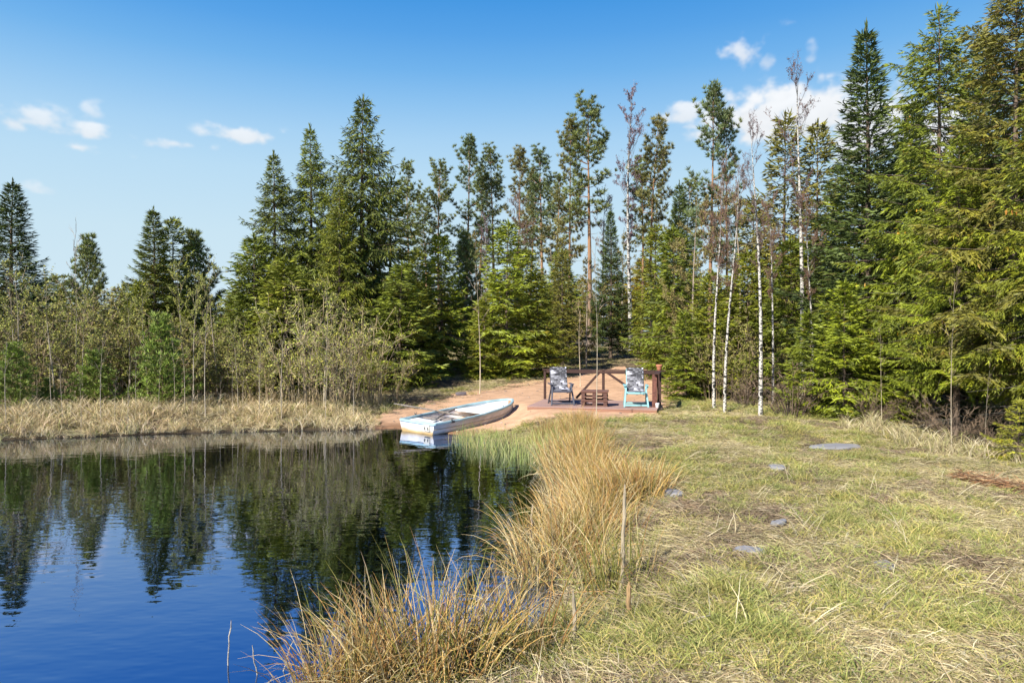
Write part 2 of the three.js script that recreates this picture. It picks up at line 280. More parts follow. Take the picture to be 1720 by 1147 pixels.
function tuft(L, r, p, d, size, w, c, n) {
  for (let k = 0; k < n; k++) { const e = norm(add(d, rvec(r), 0.85)); L.blade(p, e, norm(cross(e, rvec(r))), size * (0.7 + r() * 0.6), w * (0.7 + r() * 0.6), mul(c, 0.75 + r() * 0.5)); }
}
function pine({ H, R, clear, seed, size = 0.26, w = 0.05, n = 13, gap = 0.42, shape = 0.6, wob = 0.3, young = false, limbs = 4 }) {
  const r = rng(seed), L = new MB(), T = new MB(true), path = trunkPath(H, r, wob, 14), m = path.length - 1;
  const c1 = young ? [0.24, 0.17, 0.11] : BARK.pineLow, c2 = young ? [0.26, 0.18, 0.1] : BARK.pineTop;
  T.tube(path.slice(0, 7), path.slice(0, 7).map((_, k) => 0.0095 * H * (1 - k / m * 0.75)), 8, c1, c2, 0.5);
  T.tube(path.slice(6), path.slice(6).map((_, k) => Math.max(0.012, 0.0095 * H * (1 - (k + 6) / m * 0.75) * (1 - k / (m - 5)) ** 0.5)), 7, c2, c2, 0.5);
  const cb = clear * H;
  for (let h = cb; h < H - 0.1; h += gap * (0.6 + r() * 0.8)) {
    const t = (H - h) / (H - cb), prof = young ? t ** 0.8 : Math.sin(Math.min(1, t * 1.05) * Math.PI * shape + 0.25) , q = limbs + Math.floor(r() * 2), a0 = r() * 6.28;
    for (let k = 0; k < q; k++) {
      if (!young && r() < 0.22) continue;
      let az = a0 + k * 6.28 / q + (r() - 0.5) * 0.9, el = young ? lerp(0.95, 0.12, t) : lerp(0.75, -0.2, t) + (r() - 0.5) * 0.4; const len = Math.max(0.3, R * prof * (young ? 0.7 + r() * 0.5 : 0.4 + r() * r() * 1.0));
      let p = along(path, H, h); const pts = [p], ns = Math.max(2, Math.ceil(len / (size * 1.15)));
      for (let s = 1; s <= ns; s++) {
        el += young ? 0.07 : 0.1; az += (r() - 0.5) * 0.25; const d = dirOf(az, Math.min(el, 1.2)); p = add(p, d, len / ns); pts.push(p);
        const f = s / ns, own = 0.7 + r() * 0.6;
        if (f > (young ? 0.1 : 0.32)) {
          tuft(L, r, p, norm(add(d, [0, 0.5, 0])), size, w, mul([1, 1, 1], own), n);
          for (const g of [-1, 1]) if (r() < 0.8) { const e = norm(add(add(mul(d, 0.6), cross(d, [0, 1, 0]), g * 0.8), [0, 0.2 + r() * 0.4, 0])), z = add(p, e, size * (0.8 + r() * 0.9)); T.tube([p, z], [0.008, 0.004], 3, c2); tuft(L, r, z, norm(add(e, [0, 0.6, 0])), size, w, mul([1.05, 1.05, 1], own), n); }
        }
      }
      T.tube(pts, pts.map((_, s) => (0.012 + len * 0.011) * (1 - s / (ns + 1))), 4, c2);
    }
  }
  for (let k = 0; k < 3; k++) tuft(L, r, add(path[m], [0, -0.12 * k, 0]), [0, 1, 0], size, w, [1, 1, 1], n);
  if (!young) for (let k = 0; k < 7; k++) { const a = along(path, H, cb * (0.45 + r() * 0.5)), d = dirOf(r() * 6.28, -0.1 + r() * 0.3), l = 0.5 + r() * 1.1; T.tube([a, add(a, d, l)], [0.022, 0.006], 3, BARK.grey); }
  return { trunk: T.geo(), crown: L.geo() };
}

function bareTree({ H, R, clear, seed, girth = 0.0085, wob = 0.2, twig = [0.3, 0.22, 0.2], bud = 0, budSize = 0.05, budColor = [0.3, 0.3, 0.1], q = 1, w = 0.009, rise = 0.95, lean = 0, white = [1, 1, 1], thin = 0.3 }) {
  const r = rng(seed), L = new MB(), T = new MB(true), path = trunkPath(H, r, wob, 16, lean), m = path.length - 1;
  T.tube(path, path.map((_, k) => Math.max(0.005, girth * H * (1 - k / m) ** 0.8 + (k ? 0 : 0.012))), 8, white, mul(white, 0.8), 1);
  const twigs = (p, d, l, lv) => {
    const n = 3, pts = [p]; let e = d; for (let k = 0; k < n; k++) { e = norm(add(add(e, rvec(r), 0.2), [0, 0.1, 0])); pts.push(add(pts[k], e, l / n)); }
    L.ribbon(pts, w * (lv ? 1 : 1.7), tint(twig, r, 0.25), tint(twig, r, 0.25), r, norm(rvec(r)));
    if (lv < 2) { const nn = lv ? 3 : Math.round(5 * q); for (let k = 0; k < nn; k++) { const s = 0.25 + r() * 0.75, j = Math.min(n - 1, Math.floor(s * n)), b = add(mul(pts[j], 1 - (s * n - j)), pts[j + 1], Math.min(1, s * n - j)); twigs(b, norm(add(e, add(rvec(r), [0, 0.35, 0]), 0.75)), l * (0.35 + r() * 0.25), lv + 1); } }
    for (let k = 0; k < bud; k++) if (lv) { const b = add(pts[1 + Math.floor(r() * n)], rvec(r), 0.03), g = rvec(r); L.blade(b, g, norm(cross(g, rvec(r))), budSize * (0.6 + r() * 0.8), budSize * 0.55, tint(budColor, r, 0.35)); }
  };
  for (let h = clear * H; h < H * 0.98; h += thin * (0.6 + r() * 0.8)) {
    const t = (H - h) / (H * (1 - clear)), len = R * Math.sin(Math.PI * clamp(0.12 + 0.8 * t)) * (0.6 + r() * 0.6) + 0.15, az = r() * 6.283, d = dirOf(az, rise + (r() - 0.5) * 0.4), a = along(path, H, h), b = add(a, d, len * 0.5), c = add(b, norm(add(d, [0, 0.4, 0])), len * 0.5);
    T.tube([a, b, c], [0.006 + len * 0.006, 0.004 + len * 0.003, 0.003], 4, mul(white, 0.42), mul(white, 0.3));
    for (let k = 0; k < 4 * q; k++) { const s = r(); twigs(s < 0.5 ? add(a, d, len * (0.2 + s * 0.6)) : add(mul(b, 2 - 2 * s), c, 2 * s - 1), norm(add(d, add(rvec(r), [0, 0.3, 0]), 0.7)), (0.25 + r() * 0.3) * (0.35 + len * 0.5), 0); }
  }
  twigs(add(path[m], [0, -0.3, 0]), [0, 1, 0], 0.8, 0);
  return { trunk: T.geo(), crown: L.geo() };
}

function shrub({ H, R, stems, seed, color = [0.36, 0.28, 0.17], twig = [0.42, 0.33, 0.19], bud = 1, budColor = [0.3, 0.3, 0.06], budSize = 0.045, spread = 0.5, w = 0.008, q = 1 }) {
  const r = rng(seed), L = new MB(), T = new MB(true);
  for (let k = 0; k < stems; k++) {
    const az = r() * 6.283, out = Math.sqrt(r()), h = H * (0.6 + 0.4 * r()) * (1 - 0.25 * out * out), b = dirOf(az, 0), n = 6, pts = [];
    for (let s = 0; s <= n; s++) { const t = s / n; pts.push([b[0] * R * (spread * out + (1 - spread) * out * t * t) + (r() - 0.5) * 0.07 * H * t * 0.6, h * (t - 0.12 * out * t * t), b[2] * R * (spread * out + (1 - spread) * out * t * t) + (r() - 0.5) * 0.07 * H * t * 0.6]); }
    T.tube(pts, pts.map((_, s) => (0.008 + h * 0.0045) * (1 - s / (n + 0.4))), 4, tint(color, r, 0.25), tint(twig, r, 0.2), 1);
    for (let j = 0; j < 9 * q; j++) {
      const t = 0.18 + r() * 0.82, a = along(pts, 1, t), d = norm(add([b[0] * 0.4, 0.9, b[2] * 0.4], rvec(r), 0.75)), l = h * (0.12 + r() * 0.17), m = add(a, d, l * 0.5), e = add(m, norm(add(d, add(rvec(r), [0, 0.4, 0]), 0.4)), l * 0.5);
      L.ribbon([a, m, e], w * 1.3, tint(twig, r, 0.3), tint(twig, r, 0.3), r, norm(rvec(r)));
      for (let i = 0; i < 4; i++) {
        const s = add(m, add(e, m, -1), r() * 0.9), f = norm(add(d, rvec(r), 0.9)), z = add(s, f, l * (0.25 + r() * 0.4)); L.ribbon([s, add(mul(s, 0.5), z, 0.5), z], w, tint(twig, r, 0.3), tint(twig, r, 0.3), r, norm(rvec(r)));
        for (let u = 0; u < bud; u++) { const g = rvec(r); L.blade(add(add(mul(s, 0.4), z, 0.6), rvec(r), 0.05), g, norm(cross(g, rvec(r))), budSize * (0.6 + r() * 0.9), budSize * 0.5, tint(budColor, r, 0.4)); }
      }
    }
  }
  return { trunk: T.geo(), crown: L.geo() };
}

const barkBump = noiseTexture(256, (u, v) => tfbm(u, v, 10, 5, 8, 4));
const barkMat = new THREE.MeshStandardMaterial({ vertexColors: true, roughness: 0.95, bumpMap: barkBump, bumpScale: 0.02 });
const birchMap = noiseTexture(512, (u, v) => { const line = smooth(0.54, 0.62, tfbm(u, v, 5, 40, 12, 3)), scar = smooth(0.56, 0.62, tfbm(u, v, 3, 9, 15, 3)), k = 0.82 - 0.1 * tfbm(u, v, 6, 6, 2, 3) - line * 0.5 - scar * 0.62; return [k, k * 0.97, k * 0.92]; }, true); birchMap.repeat.set(1, 0.55);
const birchMat = new THREE.MeshStandardMaterial({ vertexColors: true, roughness: 0.8, map: birchMap });
const twigMat = new THREE.MeshStandardMaterial({ vertexColors: true, roughness: 0.9 });
const needle = (r, g, b) => new THREE.MeshStandardMaterial({ vertexColors: true, color: new THREE.Color().setRGB(r, g, b), roughness: 0.62 });
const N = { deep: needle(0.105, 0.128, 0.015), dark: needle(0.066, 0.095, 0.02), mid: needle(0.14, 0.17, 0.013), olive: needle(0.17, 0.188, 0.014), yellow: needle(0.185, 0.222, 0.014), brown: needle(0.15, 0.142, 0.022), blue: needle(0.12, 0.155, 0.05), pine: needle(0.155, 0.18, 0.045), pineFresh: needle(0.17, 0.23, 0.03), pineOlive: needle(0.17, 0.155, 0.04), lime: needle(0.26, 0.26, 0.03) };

const G = {
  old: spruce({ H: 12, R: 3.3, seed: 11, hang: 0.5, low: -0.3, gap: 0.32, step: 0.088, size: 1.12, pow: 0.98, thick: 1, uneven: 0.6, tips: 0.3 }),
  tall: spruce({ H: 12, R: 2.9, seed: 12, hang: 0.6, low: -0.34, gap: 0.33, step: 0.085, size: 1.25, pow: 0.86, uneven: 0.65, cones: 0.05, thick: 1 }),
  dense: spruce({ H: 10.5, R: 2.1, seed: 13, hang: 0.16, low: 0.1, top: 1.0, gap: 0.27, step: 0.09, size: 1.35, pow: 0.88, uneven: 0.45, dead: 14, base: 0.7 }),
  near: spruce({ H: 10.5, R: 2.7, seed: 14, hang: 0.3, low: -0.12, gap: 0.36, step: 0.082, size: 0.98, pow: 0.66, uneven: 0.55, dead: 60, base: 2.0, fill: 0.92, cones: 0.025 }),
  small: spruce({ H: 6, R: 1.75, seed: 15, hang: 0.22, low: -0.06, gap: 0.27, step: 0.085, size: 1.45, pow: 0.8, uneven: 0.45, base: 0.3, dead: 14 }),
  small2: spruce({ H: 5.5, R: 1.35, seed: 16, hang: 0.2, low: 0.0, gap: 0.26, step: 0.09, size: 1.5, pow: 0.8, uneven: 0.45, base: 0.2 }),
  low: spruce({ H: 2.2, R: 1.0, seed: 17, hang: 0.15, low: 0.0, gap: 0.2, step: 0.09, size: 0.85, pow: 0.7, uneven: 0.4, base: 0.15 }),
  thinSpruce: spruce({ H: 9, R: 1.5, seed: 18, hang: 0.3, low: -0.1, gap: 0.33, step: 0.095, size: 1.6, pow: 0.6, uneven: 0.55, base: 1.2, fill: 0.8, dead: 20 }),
  pineA: pine({ H: 17, R: 2.3, clear: 0.42, seed: 21, size: 0.33, w: 0.036, n: 28, gap: 0.56 }),
  pineB: pine({ H: 18, R: 2.2, clear: 0.52, seed: 22, size: 0.33, w: 0.036, n: 28, gap: 0.55, shape: 0.7 }),
  pineC: pine({ H: 16, R: 2.5, clear: 0.5, seed: 23, size: 0.34, w: 0.038, n: 28, gap: 0.58, shape: 0.75, wob: 0.5 }),
  pineYoung: pine({ H: 3.2, R: 1.2, clear: 0.06, seed: 24, size: 0.2, w: 0.026, n: 16, gap: 0.3, young: true, wob: 0.06, limbs: 5 }),
  pineMid: pine({ H: 7, R: 2.0, clear: 0.15, seed: 25, size: 0.25, w: 0.028, n: 22, gap: 0.44, young: true, wob: 0.15, limbs: 5 }),
  birchA: bareTree({ H: 12, R: 1.25, clear: 0.5, seed: 31, twig: [0.15, 0.09, 0.085], bud: 1, budColor: [0.13, 0.075, 0.06], wob: 0.25 }),
  birchB: bareTree({ H: 10, R: 1.25, clear: 0.5, seed: 32, q: 1.5, twig: [0.2, 0.12, 0.09], bud: 1, budColor: [0.17, 0.1, 0.06], wob: 0.3 }),
  birchC: bareTree({ H: 16, R: 1.7, clear: 0.4, seed: 33, twig: [0.2, 0.14, 0.16], bud: 2, budSize: 0.075, budColor: [0.2, 0.13, 0.14], w: 0.014, wob: 0.3 }),
  larch: bareTree({ H: 9, R: 1.6, clear: 0.1, seed: 34, twig: [0.24, 0.18, 0.09], bud: 2, budSize: 0.1, budColor: [0.2, 0.17, 0.05], w: 0.014, rise: 0.35, white: [0.4, 0.32, 0.24], q: 1, thin: 0.22 }),
  sapling: bareTree({ H: 4.2, R: 0.42, clear: 0.42, seed: 35, girth: 0.005, twig: [0.32, 0.24, 0.16], bud: 0, q: 0.45, wob: 0.1, white: [0.56, 0.47, 0.34], thin: 0.36 }),
  sprig: bareTree({ H: 5, R: 0.85, clear: 0.22, seed: 36, girth: 0.0055, twig: [0.34, 0.28, 0.15], bud: 2, budSize: 0.06, budColor: [0.3, 0.31, 0.06], q: 0.8, wob: 0.15, white: [0.5, 0.42, 0.3], thin: 0.26 }),
  willow: shrub({ H: 3.4, R: 1.9, stems: 24, seed: 41, bud: 2, budColor: [0.34, 0.34, 0.06], budSize: 0.065, w: 0.01 }),
  willow2: shrub({ H: 2.6, R: 1.6, stems: 22, seed: 42, bud: 3, budColor: [0.33, 0.32, 0.06], budSize: 0.06, w: 0.01 }),
  brush: shrub({ H: 3.6, R: 1.9, stems: 24, seed: 43, color: [0.3, 0.22, 0.14], twig: [0.27, 0.2, 0.12], bud: 4, budSize: 0.085, budColor: [0.22, 0.21, 0.045], w: 0.012, q: 1.2 }),
  brush2: shrub({ H: 4.2, R: 1.7, stems: 20, seed: 44, color: [0.32, 0.25, 0.17], twig: [0.28, 0.21, 0.13], bud: 4, budSize: 0.085, budColor: [0.24, 0.235, 0.05], w: 0.012, q: 1.2 }),
  twigs: shrub({ H: 1.7, R: 1.5, stems: 34, seed: 45, color: [0.15, 0.11, 0.08], twig: [0.2, 0.14, 0.09], bud: 0, spread: 0.25 }),
};
const HEIGHT = { old: 12, tall: 12, dense: 10.5, near: 10.5, small: 6, small2: 5.5, low: 2.2, thinSpruce: 9, pineA: 17, pineB: 18, pineC: 16, pineYoung: 3.2, pineMid: 7, birchA: 12, birchB: 10, birchC: 16, larch: 9, sapling: 4.2, sprig: 5, willow: 3.4, willow2: 2.6, brush: 3.6, brush2: 4.2, twigs: 1.7 };
const KIND = k => /pine/.test(k) ? ['pine_tree', 'pine tree'] : /birch/.test(k) ? ['birch_tree', 'birch tree'] : k === 'larch' ? ['bare_tree', 'bare tree'] : k === 'sapling' || k === 'sprig' ? ['bare_sapling', 'sapling'] : /willow|brush|twigs/.test(k) ? ['bare_shrub', 'shrub'] : ['spruce_tree', 'spruce tree'];
const treeRng = rng(900), protos = {};
function plantTree(kind, px, D, topY, label, { m, wide = 1, group, base, lean = 0, turn } = {}) {
  const x = rayX(px, D), g = base ?? ground(x, -D), H = CAM_H + (HORIZON - topY) / FOCAL * D - g, s = H / HEIGHT[kind], [name, category] = KIND(kind);
  let o;
  if (protos[kind]) { o = protos[kind].clone(); o.name = numbered(name); scene.add(o); }
  else { o = protos[kind] = thing(name, '', '', [0, 0, 0]); mesh('trunk', G[kind].trunk, /birch/.test(kind) ? birchMat : barkMat, o); mesh('crown', G[kind].crown, twigMat, o); }
  o.position.set(x, g - 0.03, -D); o.scale.set(s * wide, s, s * wide); o.rotation.set(0, turn ?? treeRng() * 6.28, lean);
  if (m) o.children[1].material = N[m];
  o.userData = {}; tag(o, label, category, group);
  return o;
}

// far left
plantTree('dense', 20, 27, 303, 'dark spruce at the left edge of the photo, pointed above the brown thicket', { m: 'dark', wide: 1.4 });
plantTree('pineMid', 148, 27, 408, 'bushy dark green young pine rising from the brown thicket on the left', { m: 'pine', wide: 0.9 });
plantTree('dense', 258, 25, 350, 'spruce with the highest tip in the small left-hand group of conifers', { m: 'deep', wide: 1.3 });
plantTree('thinSpruce', 288, 25.6, 366, 'slim olive spruce close beside the tallest of the small left-hand group', { m: 'olive', wide: 1.2 });
plantTree('pineMid', 328, 26.5, 402, 'rounded pine at the right end of the small left-hand conifer group', { m: 'pine', wide: 1.0 });
plantTree('small', 236, 24.2, 470, 'olive young spruce in front of the small left-hand conifer group', { m: 'olive', wide: 0.9 });
plantTree('small2', 312, 23.5, 520, 'low olive spruce right of the bright young pine on the far bank', { m: 'olive', wide: 1.0 });
plantTree('pineYoung', 272, 19.6, 545, 'bright green young pine with long needles close to the far shore', { m: 'pineFresh', wide: 1.05 });
plantTree('pineYoung', 158, 19.8, 598, 'low spreading green pine bush on the far shore left of the bright young pine', { m: 'pineFresh', wide: 1.5 });
plantTree('pineYoung', 18, 18.6, 588, 'bright green pine bush cut by the left edge of the photo', { m: 'pineFresh', wide: 1.25 });
plantTree('pineYoung', 78, 19.4, 640, 'smallest green pine bush on the far shore, near the left edge', { m: 'pineFresh', wide: 1.3 });
// the large spruce group
plantTree('old', 460, 25.5, 256, 'broad dark spruce forming the left flank of the large spruce group', { m: 'deep', wide: 1.12 });
plantTree('old', 521, 26.2, 212, 'second tallest spruce in the middle of the large spruce group', { m: 'mid', wide: 1.0, turn: 2.2 });
plantTree('tall', 608, 26, 162, 'tallest drooping spruce of the large group, with a narrow ragged spire', { m: 'deep', wide: 1.12 });
plantTree('old', 570, 24.6, 305, 'olive spruce in front between the two tallest spires of the large group', { m: 'olive', wide: 1.0, turn: 4 });
plantTree('small', 425, 24, 395, 'lower spruce at the foot of the large group on its left side', { m: 'mid', wide: 1.2 });
plantTree('small', 480, 23, 430, 'yellow-green spruce low in front of the large spruce group', { m: 'olive', wide: 1.3, turn: 1 });
plantTree('thinSpruce', 655, 27.5, 300, 'olive spruce on the right flank of the large spruce group', { m: 'olive', wide: 1.2 });
plantTree('small', 672, 24.5, 440, 'low spruce with sweeping boughs at the right foot of the large group', { m: 'mid', wide: 1.35, turn: 3 });
// pines of the far wood
plantTree('pineC', 690, 46, 283, 'leftmost tall pine of the far row, half hidden by the large spruces', { m: 'pine', wide: 0.85 });
plantTree('pineB', 738, 48, 275, 'tall slender pine in the far row, second from the large spruces', { m: 'pine' });
plantTree('pineA', 783, 50, 242, 'pine with a pointed bluish crown left of the middle of the far row', { m: 'blue' });
plantTree('pineB', 828, 52, 253, 'pine behind the brown birch haze in the far row', { m: 'pine' });
plantTree('pineA', 868, 46, 260, 'full olive pine above the bright young spruce in the middle', { m: 'pineOlive', wide: 0.9, turn: 2 });
plantTree('pineB', 910, 52, 255, 'narrow pine right of the full olive pine in the far row', { m: 'blue' });
plantTree('pineC', 932, 58, 300, 'distant pale pine showing between nearer pines above the deck', { m: 'pine' });
plantTree('pineA', 956, 45, 214, 'pine close on the left of the tallest far pine', { m: 'pineOlive', wide: 0.8, turn: 1 });
plantTree('pineB', 991, 44, 171, 'tallest pine of the far wood, above the deck', { m: 'pine', wide: 1.1, turn: 0.8 });
plantTree('pineC', 1096, 42, 212, 'flat topped olive pine with orange stem right of the tall purple birch', { m: 'pineOlive', wide: 0.9 });
plantTree('pineB', 1078, 47, 270, 'pine behind the tall purple birch with its stem half hidden', { m: 'pine' });
plantTree('pineC', 1150, 46, 310, 'dark pine low behind the spruces right of the track', { m: 'pine', turn: 4 });
plantTree('pineC', 715, 62, 330, 'very distant pine in the gap right of the large spruces', { m: 'pine', turn: 1 });
plantTree('pineA', 805, 64, 300, 'very distant pine between the pointed bluish pine and the birch haze', { m: 'blue', turn: 3 });
plantTree('pineC', 890, 66, 300, 'very distant pine behind the full olive pine', { m: 'blue', turn: 5 });
plantTree('birchC', 1060, 40, 152, 'tall leafless birch with purple twigs and a pale stem by the track', { wide: 1.0 });
plantTree('birchC', 815, 44, 362, 'leafless birch with reddish brown twigs in the far row of pines', { wide: 0.95, turn: 2 });
plantTree('birchB', 1012, 48, 330, 'faint bare birch behind the dark spruce above the deck', { wide: 1.0 });
// younger spruces in the middle
plantTree('small', 742, 28, 392, 'bright young spruce standing alone right of the large spruce group', { m: 'yellow', wide: 1.05 });
plantTree('pineMid', 782, 30, 402, 'bushy young pine behind the bright young spruces in the middle', { m: 'pine', wide: 0.9 });
plantTree('small', 852, 27, 372, 'tall bright young spruce in the middle, straight above the sandy beach', { m: 'yellow', wide: 1.0, turn: 2 });
plantTree('small2', 902, 27.5, 455, 'olive young spruce left of the deck railing', { m: 'olive', wide: 1.3 });
plantTree('small2', 812, 26.5, 500, 'low olive spruce left of the tallest bright young spruce', { m: 'olive', wide: 1.2, turn: 3 });
plantTree('thinSpruce', 945, 32, 420, 'thin brownish spruce behind the deck', { m: 'brown', wide: 1.0 });
plantTree('dense', 1026, 36, 352, 'dark narrow spruce beside the track behind the deck', { m: 'dark', wide: 0.9 });
plantTree('larch', 985, 31, 440, 'brownish bare tree behind the middle of the deck', { wide: 0.9 });
plantTree('small', 700, 26.5, 470, 'low spreading spruce at the gap right of the large group', { m: 'olive', wide: 1.3, turn: 5 });
plantTree('small', 1132, 27, 380, 'bright spruce right of the track with boughs reaching to the ground', { m: 'mid', wide: 1.05 });
plantTree('small2', 1118, 29.5, 480, 'lower bright spruce beside the track behind the flower pot', { m: 'mid', wide: 1.2 });
plantTree('dense', 1140, 33, 306, 'dark spruce behind the bright one right of the track', { m: 'dark', wide: 0.9 });
plantTree('small', 700, 31, 420, 'olive spruce filling the gap right of the large group', { m: 'olive', wide: 1.1, turn: 2 });
plantTree('small', 885, 33, 420, 'olive spruce behind the low one left of the deck railing', { m: 'olive', wide: 1.2, turn: 1 });
plantTree('small', 940, 37, 420, 'shadowy spruce at the foot of the tallest far pine', { m: 'mid', wide: 1.2, turn: 3 });
plantTree('thinSpruce', 1100, 35, 380, 'slim spruce between the purple birch and the dark spruces', { m: 'olive', wide: 1.2, turn: 1 });
plantTree('larch', 800, 38, 395, 'brownish bare tree between the bright young spruces', { wide: 0.9, turn: 1 });
plantTree('larch', 925, 38, 385, 'brownish bare tree behind the left half of the deck', { wide: 0.9, turn: 3 });
plantTree('larch', 1045, 43, 400, 'brownish bare tree at the foot of the tall purple birch', { wide: 1.0, turn: 4 });
plantTree('birchB', 880, 41, 330, 'faint brown birch in front of the full olive pine', { wide: 1.1, turn: 5 });
// the right-hand wood
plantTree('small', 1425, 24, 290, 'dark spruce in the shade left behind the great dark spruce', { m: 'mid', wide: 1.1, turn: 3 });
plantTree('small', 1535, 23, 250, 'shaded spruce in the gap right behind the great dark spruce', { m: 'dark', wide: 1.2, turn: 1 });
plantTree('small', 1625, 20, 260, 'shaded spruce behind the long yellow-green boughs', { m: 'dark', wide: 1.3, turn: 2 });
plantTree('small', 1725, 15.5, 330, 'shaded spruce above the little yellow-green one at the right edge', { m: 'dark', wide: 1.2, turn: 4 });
plantTree('sapling', 1482, 15.2, 560, 'bare grey sapling at the meadow edge below the olive spruce', { wide: 0.7, turn: 2 });
plantTree('sapling', 1655, 12.2, 590, 'bare grey sapling leaning in the shade near the right edge', { wide: 0.6, turn: 3, lean: 0.06 });
plantTree('pineA', 1192, 31, 160, 'dark pine with the higher tip against the cloud', { m: 'blue', wide: 0.9, turn: 1.2 });
plantTree('pineA', 1222, 32, 196, 'dark pine with the lower tip close right of its taller twin', { m: 'pine', wide: 0.75, turn: 4 });
plantTree('larch', 1165, 24, 345, 'olive brown bare tree left of the pair of white birches', { wide: 1.0 });
plantTree('larch', 1240, 24.5, 335, 'olive brown bare tree behind the pair of white birches', { wide: 1.1, turn: 2 });
plantTree('thinSpruce', 1262, 26, 330, 'brownish olive spruce behind the pair of white birches', { m: 'brown', wide: 1.2 });
plantTree('thinSpruce', 1316, 25, 194, 'thin brown spruce left of the tallest white birch', { m: 'brown', wide: 0.9, turn: 1 });
plantTree('thinSpruce', 1371, 25.5, 205, 'thin brown spruce right of the tallest white birch', { m: 'brown', wide: 0.9, turn: 3 });
plantTree('small', 1195, 22.5, 455, 'olive spruce with its boughs behind the first white birch stem', { m: 'olive', wide: 1.1, turn: 2 });
plantTree('small2', 1152, 22, 520, 'bushy green spruce just right of the deck', { m: 'mid', wide: 1.25 });
plantTree('small', 1255, 23, 420, 'olive spruce behind the leaning white birch', { m: 'olive', wide: 1.15, turn: 4 });
plantTree('small', 1330, 21.5, 400, 'mid green spruce between the leaning birch and the great dark spruce', { m: 'mid', wide: 1.1, turn: 5 });
plantTree('birchB', 1200, 19.3, 290, 'slender white birch, left stem of the pair right of the deck', { wide: 0.85, base: 0.42 });
plantTree('birchB', 1218, 18.4, 300, 'slender white birch, right stem of the pair right of the deck', { wide: 0.85, turn: 2, lean: 0.035 });
plantTree('birchA', 1278, 17.2, 205, 'thickest white birch, leaning slightly at the edge of the meadow', { wide: 0.9, lean: -0.02 });
plantTree('birchB', 1299, 20.5, 330, 'thin white birch just behind the thickest one', { wide: 0.8, turn: 4 });
plantTree('birchA', 1348, 20.5, 112, 'tallest white birch with a spray of bare twigs against the cloud', { wide: 0.95, turn: 1 });
plantTree('birchB', 1366, 19.2, 330, 'white birch stem half hidden in the boughs of the great dark spruce', { wide: 0.8, turn: 5 });
plantTree('dense', 1455, 19, 45, 'great dark spruce with a regular cone shape on the right', { m: 'dark', wide: 1.02 });
plantTree('small', 1420, 16.8, 470, 'yellow-green young spruce at the foot of the great dark spruce', { m: 'yellow', wide: 1.1, turn: 1 });
plantTree('small', 1510, 17, 430, 'olive spruce between the great dark spruce and the right-hand wood', { m: 'yellow', wide: 1.2, turn: 4 });
plantTree('small2', 1362, 17.6, 520, 'small green spruce hiding the foot of the half hidden birch', { m: 'mid', wide: 1.2, turn: 2 });
plantTree('near', 1572, 16.4, 15, 'tall ragged spruce just right of the great dark spruce', { m: 'mid', wide: 0.9 });
plantTree('near', 1608, 14.2, 230, 'spruce with long yellow-green boughs in front of the right-hand wood', { m: 'yellow', wide: 0.95, turn: 2.4 });
plantTree('near', 1700, 13.6, -60, 'brownish spruce cut by the top right corner of the photo', { m: 'brown', wide: 0.95, turn: 1.2 });
plantTree('near', 1775, 12.2, 60, 'spruce cut by the right edge, its lit boughs reaching into the photo', { m: 'olive', wide: 0.9, turn: 5 });
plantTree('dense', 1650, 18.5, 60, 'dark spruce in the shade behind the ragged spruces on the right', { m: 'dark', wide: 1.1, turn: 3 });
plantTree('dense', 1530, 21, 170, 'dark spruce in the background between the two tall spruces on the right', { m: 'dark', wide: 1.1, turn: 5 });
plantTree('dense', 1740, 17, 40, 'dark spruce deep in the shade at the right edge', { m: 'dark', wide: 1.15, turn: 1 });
plantTree('low', 1712, 11.0, 672, 'little yellow-green spruce on the ground at the right edge', { m: 'lime', wide: 1.0 });
// shrubs
const shrubs = [['willow', 520, 20.6, 470, 1.15, 'large pale willow shrub with yellow buds in front of the spruce group'], ['willow', 600, 21.2, 500, 1.0, 'yellowish willow shrub with many upright stems right of the large pale one'], ['willow2', 640, 21.4, 560, 1.0, 'willow shrub nearest the grass slope by the beach'], ['willow2', 455, 20.4, 560, 1.2, 'olive willow shrub left of the large pale one'], ['willow', 560, 19.6, 540, 0.9, 'pale multi-stemmed shrub closest to the water below the spruce group'],
  ['brush2', 385, 22.5, 520, 1.2, 'brown thicket shrub at the left foot of the large spruce group'], ['brush', 345, 21.5, 560, 1.3, 'low olive brown shrub between the bright young pine and the spruce group'], ['brush', 200, 22.5, 500, 1.3, 'brown leafless shrub left of the bright young pine'], ['brush2', 110, 23, 455, 1.3, 'tall grey brown leafless shrub on the left of the far bank'], ['brush2', 40, 22.5, 470, 1.3, 'brown leafless shrub below the dark spruce at the left edge'], ['brush', 75, 21, 540, 1.4, 'low brown shrub behind the green pine bushes at the left'], ['brush2', 170, 25, 470, 1.3, 'brown leafless shrub below the bushy dark pine'], ['brush', 290, 22, 510, 1.3, 'leafless shrub right behind the bright young pine'], ['brush', 420, 21.4, 560, 1.1, 'brown shrub between the olive willow and the spruces'],
  ['brush', -30, 22, 500, 1.3, 'brown leafless shrub cut by the left edge of the photo'], ['brush2', 230, 27, 480, 1.3, 'grey brown shrub seen between the conifers on the left'],
  ['twigs', 1330, 17.2, 600, 1.2, 'dark tangle of bare twigs right of the thickest white birch'], ['twigs', 1255, 20, 615, 1.2, 'reddish bare twigs between the white birches'], ['twigs', 1600, 13.2, 650, 1.1, 'bare grey twigs under the shaded spruces'], ['twigs', 1475, 15.8, 640, 1.0, 'bare twigs at the foot of the olive spruce'], ['twigs', 1680, 11.8, 690, 0.9, 'bare twigs beside the little yellow-green spruce'], ['brush', 1215, 21.5, 540, 1.0, 'brown shrub behind the pair of white birches'], ['brush2', 1290, 21.8, 500, 1.0, 'brown thicket behind the thickest white birch']];
